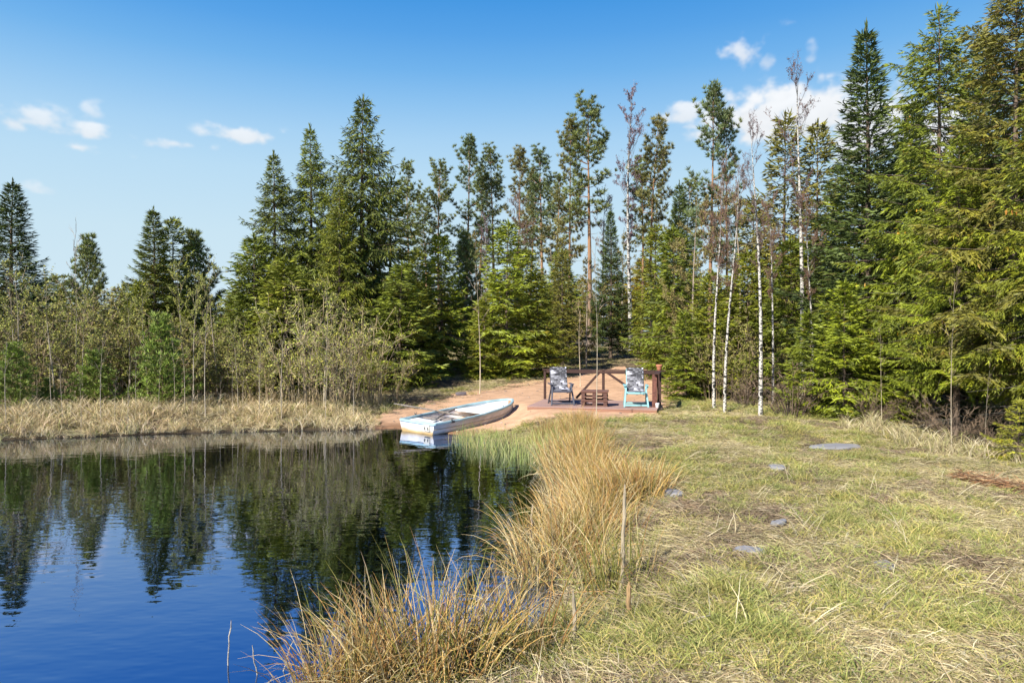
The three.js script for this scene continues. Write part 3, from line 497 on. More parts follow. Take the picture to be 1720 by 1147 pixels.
for (const [k, px, D, top, wide, label] of shrubs) plantTree(k, px, D, top, label, { wide });
// the slim trees that the photo lets one point at
plantTree('sapling', 1002, 16.9, 432, 'thin bare sapling standing in front of the deck', { wide: 0.65, turn: 1 });
plantTree('sapling', 806, 23, 470, 'white-stemmed sapling left of the young spruces behind the beach', { wide: 1.2, turn: 2 });
plantTree('sapling', 975, 25, 520, 'forked pale sapling behind the left chair', { wide: 1.3, turn: 3 });
plantTree('sapling', 1600, 12.6, 470, 'grey bare sapling in front of the shaded spruces', { wide: 0.55, turn: 4 });
plantTree('sapling', 344, 18.2, 505, 'tallest pale sapling at the water between pine and willow', { wide: 0.9, turn: 5 });
plantTree('sapling', 125, 21, 400, 'tall thin sapling rising above the brown thicket on the left', { wide: 0.7, turn: 1 });
plantTree('sapling', 20, 19, 480, 'pale sapling at the left edge of the photo', { wide: 0.8, turn: 2 });
{ const r = rng(333); for (const px of [8, 32, 62, 88, 100, 135, 165, 190, 212, 228, 262, 292, 305, 318, 366, 392, 408, 436, 470, 512, 548, 592]) { const D = 17.6 + r() * 1.6 - (px < 250 ? 0.9 : 0); plantTree('sapling', px + (r() - 0.5) * 8, D, 560 + r() * 95, 'thin pale bare sapling standing along the edge of the far bank', { wide: 0.7 + r() * 0.5, group: 'bare saplings along the far bank', lean: (r() - 0.5) * 0.08 }); } }

{ const r = rng(334); for (const px of [-20, 30, 62, 95, 140, 178, 215, 245, 300, 330, 362, 395, 430, 500, 545]) { const D = 19 + r() * 3; plantTree('sprig', px + (r() - 0.5) * 10, D, 440 + r() * 110, 'slender young tree with yellow-green buds in the thicket of the far bank', { wide: 0.8 + r() * 0.5, group: 'budding young trees in the far bank thicket', lean: (r() - 0.5) * 0.1 }); } }
{ // a far wood that reads as one mass, behind everything
  const r = rng(71), c = G.small2.crown, n = 70, im = new THREE.InstancedMesh(c, N.mid, n), o = new THREE.Object3D(); im.name = 'distant_woodland'; im.userData = { kind: 'stuff' };
  for (let k = 0; k < n; k++) { const D = 70 + r() * 40, a = -0.75 + 1.5 * (k + r()) / n, x = Math.tan(a) * D, h = 5 + r() * 5; o.position.set(x, ground(x, -D) - 0.3, -D); o.scale.set(h / 5.5 * 1.7, h / 5.5, h / 5.5 * 1.7); o.rotation.y = r() * 6; o.updateMatrix(); im.setMatrixAt(k, o.matrix); im.setColorAt(k, new THREE.Color().setRGB(1.1 + r() * 0.6, 0.9 + r() * 0.3, 1)); }
  im.castShadow = im.receiveShadow = true; scene.add(im);
}

// ---------------------------------------------------------------- the deck and what stands on it
const woodTex = noiseTexture(512, (u, v) => { const f = tfbm(u, v, 3, 40, 61, 4), g = tfbm(u, v, 2, 6, 65, 3); return 0.82 + (f - 0.5) * 0.5 + (g - 0.5) * 0.3; }, true);
const wood = (c, rough = 0.8) => mat(c, rough, { map: woodTex, bumpMap: woodTex, bumpScale: 0.0006 });
const W = { rail: wood([0.085, 0.038, 0.028]), post: wood([0.22, 0.085, 0.06]), plank: [wood([0.55, 0.35, 0.29]), wood([0.47, 0.28, 0.225]), wood([0.6, 0.4, 0.34])], pallet: [wood([0.24, 0.115, 0.085]), wood([0.17, 0.08, 0.06]), wood([0.28, 0.145, 0.11])], dark: wood([0.07, 0.045, 0.035]) };
function box(w, h, d, x, y, z, rad = 0.006) { const g = new RoundedBoxGeometry(w, h, d, 1, Math.min(rad, w / 3, h / 3, d / 3)); g.translate(x, y, z); return g; }
function bar(a, b, w, h) { const A = new THREE.Vector3(...a), B = new THREE.Vector3(...b), g = new RoundedBoxGeometry(w, A.distanceTo(B), h, 1, Math.min(w, h) * 0.2); g.applyQuaternion(new THREE.Quaternion().setFromUnitVectors(new THREE.Vector3(0, 1, 0), B.clone().sub(A).normalize())); const m = A.add(B).multiplyScalar(0.5); g.translate(m.x, m.y, m.z); return g; }
const join = list => mergeGeometries(list.map(g => { const q = g.index ? g.toNonIndexed() : g; for (const k of Object.keys(q.attributes)) if (!['position', 'normal', 'uv'].includes(k)) q.deleteAttribute(k); return q; }));
{
  const d = thing('timber_deck', 'low reddish timber deck with a dark brown railing on the sand', 'deck', DECK.o, DECK.turn), r = rng(8);
  // local axes: x to the right along the front edge, -z to the back
  for (let k = 0; k < 16; k++) mesh('plank', box(DECK.w + (r() - 0.5) * 0.02, 0.028, DECK.d / 16 - 0.008, DECK.w / 2, -0.014 + (r() - 0.5) * 0.004, -(k + 0.5) * DECK.d / 16), W.plank[k % 3], d);
  mesh('front_board', box(DECK.w - 0.02, 0.09, 0.03, DECK.w / 2, -0.076, -0.02), wood([0.45, 0.23, 0.15]), d);
  mesh('side_board', box(0.03, 0.1, DECK.d - 0.1, DECK.w - 0.03, -0.081, -DECK.d / 2), W.dark, d);
  mesh('foundation_block', box(0.3, 0.2, 0.22, DECK.w - 0.2, -0.155, -0.24), W.dark, d);
  mesh('foundation_block', box(0.22, 0.2, 0.22, 1.1, -0.145, -0.3), W.dark, d);
  const top = 0.92, bz = -DECK.d + 0.06;
  mesh('post', box(0.07, top - 0.03, 0.07, 0.04, (top - 0.03) / 2, bz), W.rail, d);
  mesh('post', box(0.075, top - 0.03, 0.07, 1.83, (top - 0.03) / 2, bz), W.rail, d);
  mesh('post', box(0.09, top - 0.03, 0.09, DECK.w - 0.06, (top - 0.03) / 2, bz), W.rail, d);
  mesh('post', box(0.13, top - 0.03, 0.05, DECK.w - 0.1, (top - 0.03) / 2, -0.62), W.post, d);
  mesh('post', box(0.05, top - 0.03, 0.05, DECK.w + 0.02, (top - 0.03) / 2, -1.3), W.rail, d);
  mesh('top_rail', box(DECK.w + 0.16, 0.03, 0.14, DECK.w / 2 + 0.05, top - 0.012, bz), W.rail, d);
  mesh('under_rail', box(DECK.w - 0.2, 0.075, 0.03, DECK.w / 2, top - 0.07, bz + 0.052), W.rail, d);
  mesh('top_rail', box(0.15, 0.03, DECK.d - 0.62, DECK.w - 0.04, top - 0.012, -(DECK.d + 0.42) / 2 + 0.03), W.rail, d);
  mesh('brace', bar([1.02, 0.06, bz + 0.06], [1.72, 0.84, bz + 0.06], 0.07, 0.028), W.rail, d);
  mesh('brace', bar([1.95, 0.84, bz + 0.06], [2.75, 0.3, bz + 0.06], 0.07, 0.028), W.rail, d);
  mesh('brace', bar([DECK.w - 0.03, 0.05, -1.15], [DECK.w - 0.03, 0.86, -0.7], 0.028, 0.06), W.rail, d);
}
const onDeckAt = (a, b, h = 0.001) => add(add(add(DECK.o, DECK.u, a), DECK.v, b), [0, h, 0]);
function frontSpot(px, b) { for (let a = 0; a < 4; a += 0.01) { const p = onDeckAt(a, b); if (860 + p[0] / -p[2] * FOCAL >= px) return a; } return 3; }

const quilt = (() => {                             // a black and white patchwork print
  const c = document.createElement('canvas'); c.width = 256; c.height = 512; const x = c.getContext('2d'), r = rng(19);
  x.fillStyle = '#83838c'; x.fillRect(0, 0, 256, 512);
  for (let y = 0; y < 512; y += 26) { let q = -10 - r() * 40; while (q < 256) { const w = 26 + r() * 70, s = r(), v = s < 0.5 ? 24 + r() * 40 : s < 0.8 ? 70 + r() * 50 : 190 + r() * 60; x.fillStyle = `rgb(${v | 0},${v | 0},${(v * 1.05) | 0})`; x.fillRect(q, y, w - 3, 23); x.fillStyle = v > 150 ? '#303038' : '#c9c9cf'; if (r() < 0.65) for (let k = 0; k < 3; k++) x.fillRect(q + 5, y + 4 + k * 6, (w - 14) * (0.3 + r() * 0.7), 2); q += w; } }
  x.fillStyle = '#f4f4f2'; x.fillRect(104, 300, 34, 130);
  const t = new THREE.CanvasTexture(c); t.colorSpace = THREE.SRGBColorSpace; return t;
})();
const quiltMat = new THREE.MeshStandardMaterial({ map: quilt, roughness: 0.95 });
function cushionGeo(w, l, t, v0, v1) {             // a padded slab in the xy plane with tufted faces
  const g = new THREE.BoxGeometry(w, l, t, 10, 14, 2), p = g.attributes.position, u = g.attributes.uv;
  for (let k = 0; k < p.count; k++) { const x = p.getX(k) / w * 2, y = p.getY(k) / l * 2, e = Math.sqrt(Math.max(0, 1 - Math.max(x ** 6, y ** 6))) * (0.75 + 0.25 * Math.abs(Math.cos(y * 4.7))); p.setZ(k, p.getZ(k) * (0.3 + 0.7 * e)); u.setXY(k, x / 2 + 0.5, lerp(v0, v1, y / 2 + 0.5)); }
  g.computeVertexNormals(); return g;
}
function chair(label, c, pos, turn) {
  const o = thing('reclining_chair', label, 'garden chair', pos, turn), m = mat(c, 0.45), w = 0.29;
  // faces +z; the back leans towards -z
  for (const s of [-1, 1]) {
    mesh('leg', bar([s * (w + 0.03), 0, 0.34], [s * (w - 0.03), 0.56, 0.13], 0.045, 0.05), m, o);
    mesh('leg', bar([s * (w + 0.02), 0, -0.32], [s * (w - 0.02), 0.5, 0.0], 0.04, 0.045), m, o);
    mesh('armrest', join([box(0.075, 0.03, 0.5, s * (w + 0.015), 0.575, -0.03, 0.014), box(0.05, 0.08, 0.05, s * (w + 0.01), 0.53, 0.15, 0.012)]), m, o);
    mesh('seat_rail', bar([s * (w - 0.055), 0.4, 0.33], [s * (w - 0.055), 0.31, -0.26], 0.035, 0.05), m, o);
    mesh('back_rail', bar([s * (w - 0.06), 0.3, -0.24], [s * (w - 0.07), 0.98, -0.5], 0.045, 0.035), m, o);
  }
  mesh('cross_bar', bar([-w, 0.055, 0.325], [w, 0.055, 0.325], 0.05, 0.03), m, o);
  mesh('cross_bar', bar([-w, 0.06, -0.29], [w, 0.06, -0.29], 0.045, 0.03), m, o);
  mesh('cross_bar', bar([-w + 0.06, 0.385, 0.345], [w - 0.06, 0.385, 0.345], 0.055, 0.035), m, o);
  mesh('back_rail', bar([-w + 0.05, 0.98, -0.5], [w - 0.05, 0.98, -0.5], 0.06, 0.035), m, o);
  for (let k = 0; k < 6; k++) { const t = (k + 0.5) / 6; mesh('back_slat', bar([-w + 0.08, lerp(0.34, 0.95, t), lerp(-0.255, -0.49, t)], [w - 0.08, lerp(0.34, 0.95, t), lerp(-0.255, -0.49, t)], 0.075, 0.014), m, o); }
  for (let k = 0; k < 5; k++) { const t = (k + 0.5) / 5; mesh('seat_slat', bar([-w + 0.07, lerp(0.4, 0.32, t), lerp(0.3, -0.22, t)], [w - 0.07, lerp(0.4, 0.32, t), lerp(0.3, -0.22, t)], 0.014, 0.08), m, o); }
  return o;
}
function cushion(label, pos, turn) {
  const o = thing('chair_cushion', label, 'cushion', pos, turn);
  const b = cushionGeo(0.46, 0.72, 0.075, 0.32, 1); b.rotateX(-0.365); b.translate(0, 0.70, -0.325); mesh('back_pad', b, quiltMat, o);
  const s = cushionGeo(0.46, 0.5, 0.075, 0, 0.3); s.rotateX(-Math.PI / 2 + 0.14); s.translate(0, 0.435, 0.06); mesh('seat_pad', s, quiltMat, o);
}
{
  const a1 = frontSpot(942, 0.75), p1 = onDeckAt(a1, 0.75), t1 = 0.1, a2 = frontSpot(1068, 0.75), p2 = onDeckAt(a2, 0.75), t2 = -0.12;
  chair('dark grey reclining garden chair on the left side of the deck', [0.075, 0.08, 0.105], p1, t1); cushion('black and white patterned cushion on the dark grey chair', p1, t1);
  chair('pale mint blue reclining garden chair on the right side of the deck', [0.25, 0.5, 0.52], p2, t2); cushion('black and white patterned cushion on the mint blue chair', p2, t2);
  const a3 = frontSpot(999, 0.62), t = thing('pallet_table', 'small brown table of two stacked wooden pallets between the chairs', 'table', onDeckAt(a3, 0.62), -0.18), r = rng(4);
  for (const y of [0, 0.245]) {
    for (const x of [-0.3, 0, 0.3]) for (const z of [-0.22, 0.22]) mesh('block', box(0.1, 0.09, 0.1, x, y + 0.072, z, 0.004), W.pallet[1], t);
    for (const z of [-0.22, 0, 0.22]) mesh('bottom_board', box(0.72, 0.024, 0.1, 0, y + 0.0135, z, 0.004), W.pallet[2], t);
    for (const z of [-0.22, 0.22]) mesh('stringer', box(0.72, 0.024, 0.1, 0, y + 0.131, z, 0.004), W.pallet[0], t);
    for (let k = 0; k < 4; k++) mesh('top_board', box(0.74 + (r() - 0.5) * 0.03, 0.034, 0.125, (r() - 0.5) * 0.02, y + 0.161, -0.225 + k * 0.15, 0.004), W.pallet[k % 3], t);
    for (const x of [-0.3, 0, 0.3]) if (!y) mesh('block', box(0.1, 0.062, 0.5, x, 0.21, 0, 0.004), W.pallet[1], t);
  }
  const pot = thing('flower_pot', 'terracotta flower pot standing on the right end of the railing', 'flower pot', onDeckAt(DECK.w - 0.05, DECK.d - 0.08, 0.92 + 0.003), 0), clay = mat([0.5, 0.2, 0.11], 0.85, { bumpMap: barkBump, bumpScale: 0.002 });
  mesh('pot', new THREE.LatheGeometry([[0, 0], [0.062, 0], [0.085, 0.14], [0.078, 0.14], [0.07, 0.12], [0, 0.115]].map(q => new THREE.Vector2(...q)), 24), clay, pot);
  mesh('rim', new THREE.LatheGeometry([[0.084, 0.118], [0.096, 0.12], [0.098, 0.168], [0.09, 0.172], [0.082, 0.166], [0.08, 0.118]].map(q => new THREE.Vector2(...q)), 24), clay, pot);
  const cup = tag(mesh('white_cup', new THREE.LatheGeometry([[0, 0], [0.045, 0], [0.06, 0.12], [0.054, 0.12], [0.042, 0.012], [0, 0.012]].map(q => new THREE.Vector2(...q)), 20), mat([0.75, 0.76, 0.78], 0.5), scene), 'small white cup standing on the deck beside the right-hand post', 'cup');
  cup.position.set(...onDeckAt(DECK.w - 0.02, 0.5)); cup.name = numbered('white_cup');
}

// ---------------------------------------------------------------- the rowing boat
{
  const LEN = 3.45, b = thing('rowing_boat', 'weathered white rowing boat with a pale blue rim pulled onto the beach', 'boat', [-2.42, -0.135, -17.4], 0);
  b.rotation.order = 'YXZ'; b.rotation.set(0.02, Math.atan2(0.735, 0.68), 0.045);
  const half = t => { const k = [[0, 0.66], [0.25, 0.73], [0.5, 0.74], [0.7, 0.665], [0.85, 0.5], [0.94, 0.31], [1, 0.1]]; let i = 0; while (i < k.length - 2 && k[i + 1][0] < t) i++; const f = clamp((t - k[i][0]) / (k[i + 1][0] - k[i][0])), g = f; return lerp(k[i][1], k[i + 1][1], g); };
  const sheer = t => 0.42 + 0.02 * t + 0.16 * t * t, keel = t => 0.02 + 0.42 * Math.max(0, t - 0.7) ** 1.6 * 3.0;
  const at = (t, a, inset) => {                    // a from -1 (port rim) over 0 (keel) to 1 (starboard rim)
    const h = Math.max(0.02, half(t) - inset), y0 = keel(t) + inset * 1.5, y1 = sheer(t), q = Math.abs(a), x = h * Math.sin(q ** 0.72 * 1.5708) ** 0.85, y = y0 + (y1 - y0) * (q ** 2.3);
    const lap = inset ? 0 : 0.012 * ((q * 4) % 1); return [t * LEN + 0.12 * (y - y0) * t * t, y, Math.sign(a) * (x + lap)];
  };
  const sheet = (inset, flip, c, t0 = 0) => { const n = 40, m = 32, p = [], cc = [], idx = [], uv = []; for (let i = 0; i <= n; i++) for (let j = 0; j <= m; j++) { const t = lerp(t0, 1, i / n), v = at(t, j / m * 2 - 1, inset); p.push(...v); uv.push(v[0] * 0.4, Math.abs(j / m * 2 - 1) * 0.6); cc.push(...c(t, j / m * 2 - 1, v)); if (i && j) { const k = i * (m + 1) + j, e = k - m - 1; flip ? idx.push(e - 1, e, k, e - 1, k, k - 1) : idx.push(e - 1, k, e, e - 1, k - 1, k); } } const g = new THREE.BufferGeometry(); g.setAttribute('position', new THREE.Float32BufferAttribute(p, 3)); g.setAttribute('color', new THREE.Float32BufferAttribute(cc, 3)); g.setAttribute('uv', new THREE.Float32BufferAttribute(uv, 2)); g.setIndex(idx); g.computeVertexNormals(); return g; };
  const dirt = (t, a, v) => { const k = Math.abs(a), s = smooth(0.62, 0.2, k + (fbm(v[0] * 4, k * 9, 6, 3) - 0.5) * 0.7), g = 0.6 + (fbm(v[0] * 9, k * 20, 7, 3) - 0.5) * 0.38; return [g * lerp(1, 0.72, s), g * lerp(0.96, 0.5, s), g * lerp(0.88, 0.26, s)]; };
  const stain = noiseTexture(256, (u, v) => 0.93 + (tfbm(u, v, 4, 4, 91, 5) - 0.5) * 0.4, true);
  const paint = new THREE.MeshStandardMaterial({ vertexColors: true, map: stain, roughness: 0.5 }), blue = mat([0.36, 0.53, 0.56], 0.5, { map: stain }), white = mat([0.97, 0.98, 0.97], 0.5, { map: stain });
  mesh('hull', sheet(0, true, dirt), paint, b);
  mesh('inner_hull', sheet(0.03, false, (t, a, v) => { const g = 0.93 - 0.1 * fbm(v[0] * 5, v[2] * 5, 3, 3); return [g, g * 1.0, g * 0.99]; }), paint, b);
  { // transom, with a brown waterline stain
    const p = [], c = [], uv = [], idx = [], m = 32; for (let j = 0; j <= m; j++) { const v = at(0, j / m * 2 - 1, 0), y1 = sheer(0); for (let k = 0; k <= 6; k++) { const y = lerp(v[1], y1, k / 6); p.push(-0.004, y, v[2]); uv.push(v[2], y); const s = smooth(0.27, 0.16, y + (fbm(v[2] * 5, y * 9, 4, 2) - 0.5) * 0.05); c.push(lerp(0.78, 0.5, s), lerp(0.75, 0.33, s), lerp(0.7, 0.12, s)); if (j && k) { const e = j * 7 + k; idx.push(e - 8, e - 7, e, e - 8, e, e - 1); } } }
    const g = new THREE.BufferGeometry(); g.setAttribute('position', new THREE.Float32BufferAttribute(p, 3)); g.setAttribute('color', new THREE.Float32BufferAttribute(c, 3)); g.setAttribute('uv', new THREE.Float32BufferAttribute(uv, 2)); g.setIndex(idx); g.computeVertexNormals(); mesh('transom', g, paint, b);
  }
  const rim = []; for (const s of [-1, 1]) { const pts = []; for (let i = 0; i <= 40; i++) { const v = at(i / 40, s, 0); pts.push(new THREE.Vector3(v[0], v[1], v[2] - s * 0.012)); } rim.push(pts); }
  const loop = [...rim[0], ...rim[1].reverse()];
  const curve = new THREE.CatmullRomCurve3(loop, true, 'catmullrom', 0.1), prof = new THREE.Shape([[-0.026, -0.042], [0.026, -0.042], [0.026, 0.042], [-0.026, 0.042]].map(q => new THREE.Vector2(...q)));
  { // rim: a flat strip with height, swept by hand so that it stays level
    const p = [], idx = [], uv = [], n = 220, q = 8; for (let i = 0; i < n; i++) { const c = curve.getPoint(i / n), t = curve.getTangent(i / n), s = new THREE.Vector3(-t.z, 0, t.x).normalize(); [[-0.036, -0.03], [-0.036, 0.012], [-0.026, 0.02], [0.026, 0.02], [0.036, 0.012], [0.036, -0.03], [0.03, -0.036], [-0.03, -0.036]].forEach(([a, h], k) => { p.push(c.x + s.x * a, c.y + h, c.z + s.z * a); uv.push(i / n * 8, k / q); }); for (let k = 0; k < q; k++) { const a = i * q + k, bb = i * q + (k + 1) % q, c2 = ((i + 1) % n) * q + k, d = ((i + 1) % n) * q + (k + 1) % q; idx.push(a, c2, bb, bb, c2, d); } }
    const g = new THREE.BufferGeometry(); g.setAttribute('position', new THREE.Float32BufferAttribute(p, 3)); g.setAttribute('uv', new THREE.Float32BufferAttribute(uv, 2)); g.setIndex(idx); g.computeVertexNormals(); mesh('rim', g, blue, b);
  }
  for (const s of [-1, 1]) for (const a of [0.62, 0.82]) { const pts = []; for (let i = 0; i <= 30; i++) { const v = at(i / 30 * 0.97, s * a, 0); pts.push(new THREE.Vector3(v[0], v[1], v[2] + s * 0.004)); } mesh('strake', new THREE.TubeGeometry(new THREE.CatmullRomCurve3(pts), 50, 0.011, 5), mat([0.5, 0.42, 0.3], 0.6), b); }
  const bench = (t0, t1, y, m, name) => { const sh = new THREE.Shape(), n = 10; for (let i = 0; i <= n; i++) { const t = lerp(t0, t1, i / n), w = half(t) - 0.055 - (sheer(t) - y) * 0.22; i ? sh.lineTo(t * LEN, w) : sh.moveTo(t * LEN, w); } for (let i = n; i >= 0; i--) { const t = lerp(t0, t1, i / n); sh.lineTo(t * LEN, -(half(t) - 0.055 - (sheer(t) - y) * 0.22)); } const g = new THREE.ExtrudeGeometry(sh, { depth: 0.035, bevelEnabled: true, bevelSize: 0.006, bevelThickness: 0.006, bevelSegments: 1 }); g.rotateX(Math.PI / 2); g.translate(0, y, 0); return mesh(name, g, m, b); };
  bench(0.01, 0.165, 0.375, white, 'stern_seat'); bench(0.56, 0.965, 0.44, white, 'bow_seat');
  const greyWood = wood([0.42, 0.36, 0.32]);
  for (let k = 0; k < 3; k++) mesh('thwart_board', box(0.135, 0.03, 1.24, 0.78 + k * 0.145, 0.37, 0, 0.006), greyWood, b);
  for (let k = 0; k < 5; k++) mesh('floor_board', box(1.9, 0.016, 0.14, 1.3, 0.15, (k - 2) * 0.15, 0.004), white, b);
  mesh('brace_bar', bar([1.34, 0.42, -0.66], [1.36, 0.42, 0.66], 0.05, 0.03), wood([0.24, 0.19, 0.16]), b);
  const iron = mat([0.1, 0.12, 0.13], 0.5, { metalness: 0.6 });
  for (const s of [-1, 1]) { const g = new THREE.TorusGeometry(0.035, 0.008, 6, 16, 4.6); g.rotateZ(2.4); g.translate(0.56, sheer(0.16) + 0.07, s * 0.72); const c = new THREE.CylinderGeometry(0.016, 0.022, 0.07, 8); c.translate(0.56, sheer(0.16) + 0.02, s * 0.72); mesh('rowlock', join([g, c, box(0.12, 0.05, 0.05, 0.56, sheer(0.16) - 0.01, s * 0.745)]), iron, b); }
  mesh('motor_pad', box(0.03, 0.17, 0.22, -0.02, 0.31, 0.42, 0.008), mat([0.6, 0.56, 0.46], 0.7), b);
  for (const z of [0.36, 0.48]) { const g = new THREE.TorusGeometry(0.02, 0.006, 6, 14); g.rotateY(Math.PI / 2); g.translate(-0.045, 0.28, z); mesh('ring_bolt', join([g, box(0.024, 0.03, 0.025, -0.04, 0.315, z)]), iron, b); }
  mesh('drain_plug', new THREE.SphereGeometry(0.02, 10, 8).translate(2.85, 0.5, 0.33), iron, b);
  b.updateMatrixWorld(true);
  const world = p => b.localToWorld(new THREE.Vector3(...p)).toArray();
  const oarWood = wood([0.3, 0.25, 0.2]);
  const oar = (label, a, e, flat) => {             // from the grip a to the tip of the blade e
    const A = world(a), E = world(e), o = thing('oar', label, 'oar', A), v = add(E, A, -1), len = Math.hypot(...v), d = norm(v), pt = k => mul(d, k * len);
    const T = new MB(true); T.tube([pt(0), pt(0.02), pt(0.1), pt(0.11), pt(0.75)], [0.014, 0.017, 0.017, 0.024, 0.02], 10, [1, 1, 1]); mesh('shaft', T.geo(), oarWood, o);
    const s = norm(cross(d, flat)), nn = norm(cross(s, d)), B = new MB(), ring = [[0.73, 0.02, 0.018], [0.8, 0.055, 0.012], [0.9, 0.068, 0.008], [0.985, 0.066, 0.006], [1, 0.05, 0.005]], c = [1, 1, 1];
    ring.forEach(([k, w, h], i) => { for (const [x, y] of [[-1, 0], [0, 1], [1, 0], [0, -1]]) { B.p.push(...add(add(pt(k), s, w * x), nn, h * y)); B.c.push(...c); } if (i) for (let q = 0; q < 4; q++) { const e1 = (i - 1) * 4 + q, e2 = (i - 1) * 4 + (q + 1) % 4; B.i.push(e1, e2, e1 + 4, e2, e2 + 4, e1 + 4); } });
    const bg = B.geo(); bg.computeVertexNormals(); const bu = []; for (let k = 0; k < B.count; k++) bu.push(k * 0.1, k * 0.05); bg.setAttribute('uv', new THREE.Float32BufferAttribute(bu, 2)); mesh('blade', bg, wood([0.36, 0.33, 0.29]), o);
  };
  oar('grey wooden oar laid across the boat with its grip out over the left side', [0.18, 0.76, -1.16], [1.2, 0.47, 0.5], [0, 1, 0]);
  oar('grey wooden oar lying inside the boat with its blade towards the stern', [1.75, 0.52, -0.4], [0.3, 0.44, 0.25], [0, 1, 0.5]);
}

// ---------------------------------------------------------------- small things on the bank
const rockGeo = (seed, n = 3) => { const g = new THREE.IcosahedronGeometry(1, n), p = g.attributes.position; for (let k = 0; k < p.count; k++) { const x = p.getX(k), y = p.getY(k), z = p.getZ(k), f = 0.6 + 0.7 * fbm(x * 1.5 + seed * 3, z * 1.5 + y * 1.1, seed, 4); p.setXYZ(k, x * f, clamp(y * f, -0.6, 0.5) + (fbm(x * 2.5, z * 2.5, seed + 5, 3) - 0.5) * 0.3, z * f); } g.computeVertexNormals(); return g; };
const stoneMat = mat([0.235, 0.232, 0.235], 0.9, { bumpMap: barkBump, bumpScale: 0.006 });
[[1257, 930, 0.16, 0.05, 0.1, 'flat grey stone in the grass, left of the pair in the foreground'], [1488, 955, 0.12, 0.045, 0.09, 'flat grey stone in the grass, right of the pair in the foreground'], [1442, 924, 0.11, 0.03, 0.06, 'small pale stone nearly buried beyond the right foreground stone'], [1310, 884, 0.13, 0.06, 0.07, 'low stone with a green tuft behind it in the middle of the meadow'], [1133, 832, 0.2, 0.07, 0.13, 'grey blue stone beside the golden rushes'], [1400, 752, 0.5, 0.05, 0.24, 'long flat slab in the grass near the wood'], [1305, 787, 0.2, 0.05, 0.13, 'pale stone between the slab and the rushes']].forEach(([px, py, a, h, c, label], k) => {
  const s = spot(px, py), m = tag(mesh('flat_stone', rockGeo(k + 3), stoneMat, scene), label, 'stone'); m.name = numbered('flat_stone'); m.position.set(s[0], s[1] + 0.008, s[2]); m.scale.set(a, h * 1.4, c); m.rotation.y = k * 1.3;
});
{ const s = spot(774, 664), m = tag(mesh('dark_stone', rockGeo(20), mat([0.13, 0.11, 0.12], 0.95), scene), 'dark stone at the edge of the sand behind the boat', 'stone'); m.name = numbered('dark_stone'); m.position.set(s[0], s[1] + 0.04, s[2]); m.scale.set(0.2, 0.13, 0.14); }
{ // a rotten log, rust brown and crumbling
  const a = spot(1612, 806), e = spot(1750, 836), r = rng(55), T = new MB(true), pts = [], rad = []; for (let k = 0; k <= 24; k++) { const t = k / 24; pts.push([lerp(a[0], e[0], t) - a[0], 0.045 + (r() - 0.5) * 0.02 + lerp(a[1], e[1], t) - a[1], lerp(a[2], e[2], t) - a[2] + (r() - 0.5) * 0.03]); rad.push((k === 0 || k === 24 ? 0.02 : 0.052) + r() * 0.03); } T.tube(pts, rad, 12, [0.15, 0.08, 0.042], [0.19, 0.1, 0.05], 1);
  const o = thing('rotten_log', 'rust brown rotten log lying in the grass at the right', 'log', a); mesh('stem', T.geo(), barkMat, o);
  const S = new MB(); for (let k = 0; k < 2600; k++) { const t = r(), p = add(pts[Math.floor(t * 24)], rvec(r), 0.1 * Math.sqrt(r())), e2 = rvec(r), d = norm([e2[0] * 1.6 + (r() < 0.5 ? 0.6 : -0.6), e2[1] * 0.35, e2[2]]); S.blade(p, d, norm(cross(d, rvec(r))), 0.06 + r() * 0.16, 0.009, tint(r() < 0.3 ? [0.4, 0.3, 0.17] : [0.3, 0.165, 0.08], r, 0.5)); } mesh('splinters', S.geo(), twigMat, o).userData = { kind: 'stuff' };
}
function stick(px, py, h, rad, lean, label, name = 'wooden_stake', c = [0.5, 0.41, 0.28]) {
  const bed = spot(px, py), D = CAM_H * FOCAL / (py - HORIZON), s = bed[1] < -0.02 ? [rayX(px, D), 0, -D] : bed, T = new MB(true), r = rng(px), n = 7, pts = []; for (let k = 0; k <= n; k++) { const t = k / n; pts.push([lean * t * h + (r() - 0.5) * 0.012, t * h - 0.08, (r() - 0.5) * 0.02]); }
  T.tube(pts, pts.map((_, k) => rad * (k === n ? 0.35 : 1 - 0.2 * k / n + (r() - 0.5) * 0.18)), 8, mul(c, 0.75), c, 2); const o = thing(name, label, 'stake', s); mesh('stem', T.geo(), barkMat, o); const g = new THREE.SphereGeometry(rad * 1.12, 8, 6); g.translate(pts[3][0], pts[3][1], pts[3][2]); mesh('knot', g, mat(mul(c, 0.7), 0.9), o); return o;
}
stick(1043, 1000, 1.06, 0.017, 0.04, 'taller pale weathered stake standing in the rushes');
stick(969, 1092, 0.5, 0.016, -0.05, 'shorter pale weathered stake in front of the rushes');
stick(893, 880, 0.34, 0.016, 0.03, 'short broken stake in the rushes at the edge of the water', 'wooden_stake', [0.46, 0.36, 0.24]);
stick(1056, 1040, 0.36, 0.02, 0.02, 'brown broken stake at the foot of the tall pale one', 'wooden_stake', [0.42, 0.27, 0.13]);
stick(378, 1120, 0.42, 0.006, 0.08, 'tallest bleached reed stem in the water at the bottom edge left of the rushes', 'reed_stem', [0.6, 0.55, 0.45]);
stick(432, 1135, 0.3, 0.005, -0.15, 'short bleached reed stem leaning left at the bottom edge of the pond', 'reed_stem', [0.6, 0.55, 0.45]);
stick(468, 1130, 0.3, 0.005, 0.3, 'bleached reed stem leaning right beside the leftmost rushes', 'reed_stem', [0.6, 0.55, 0.45]);
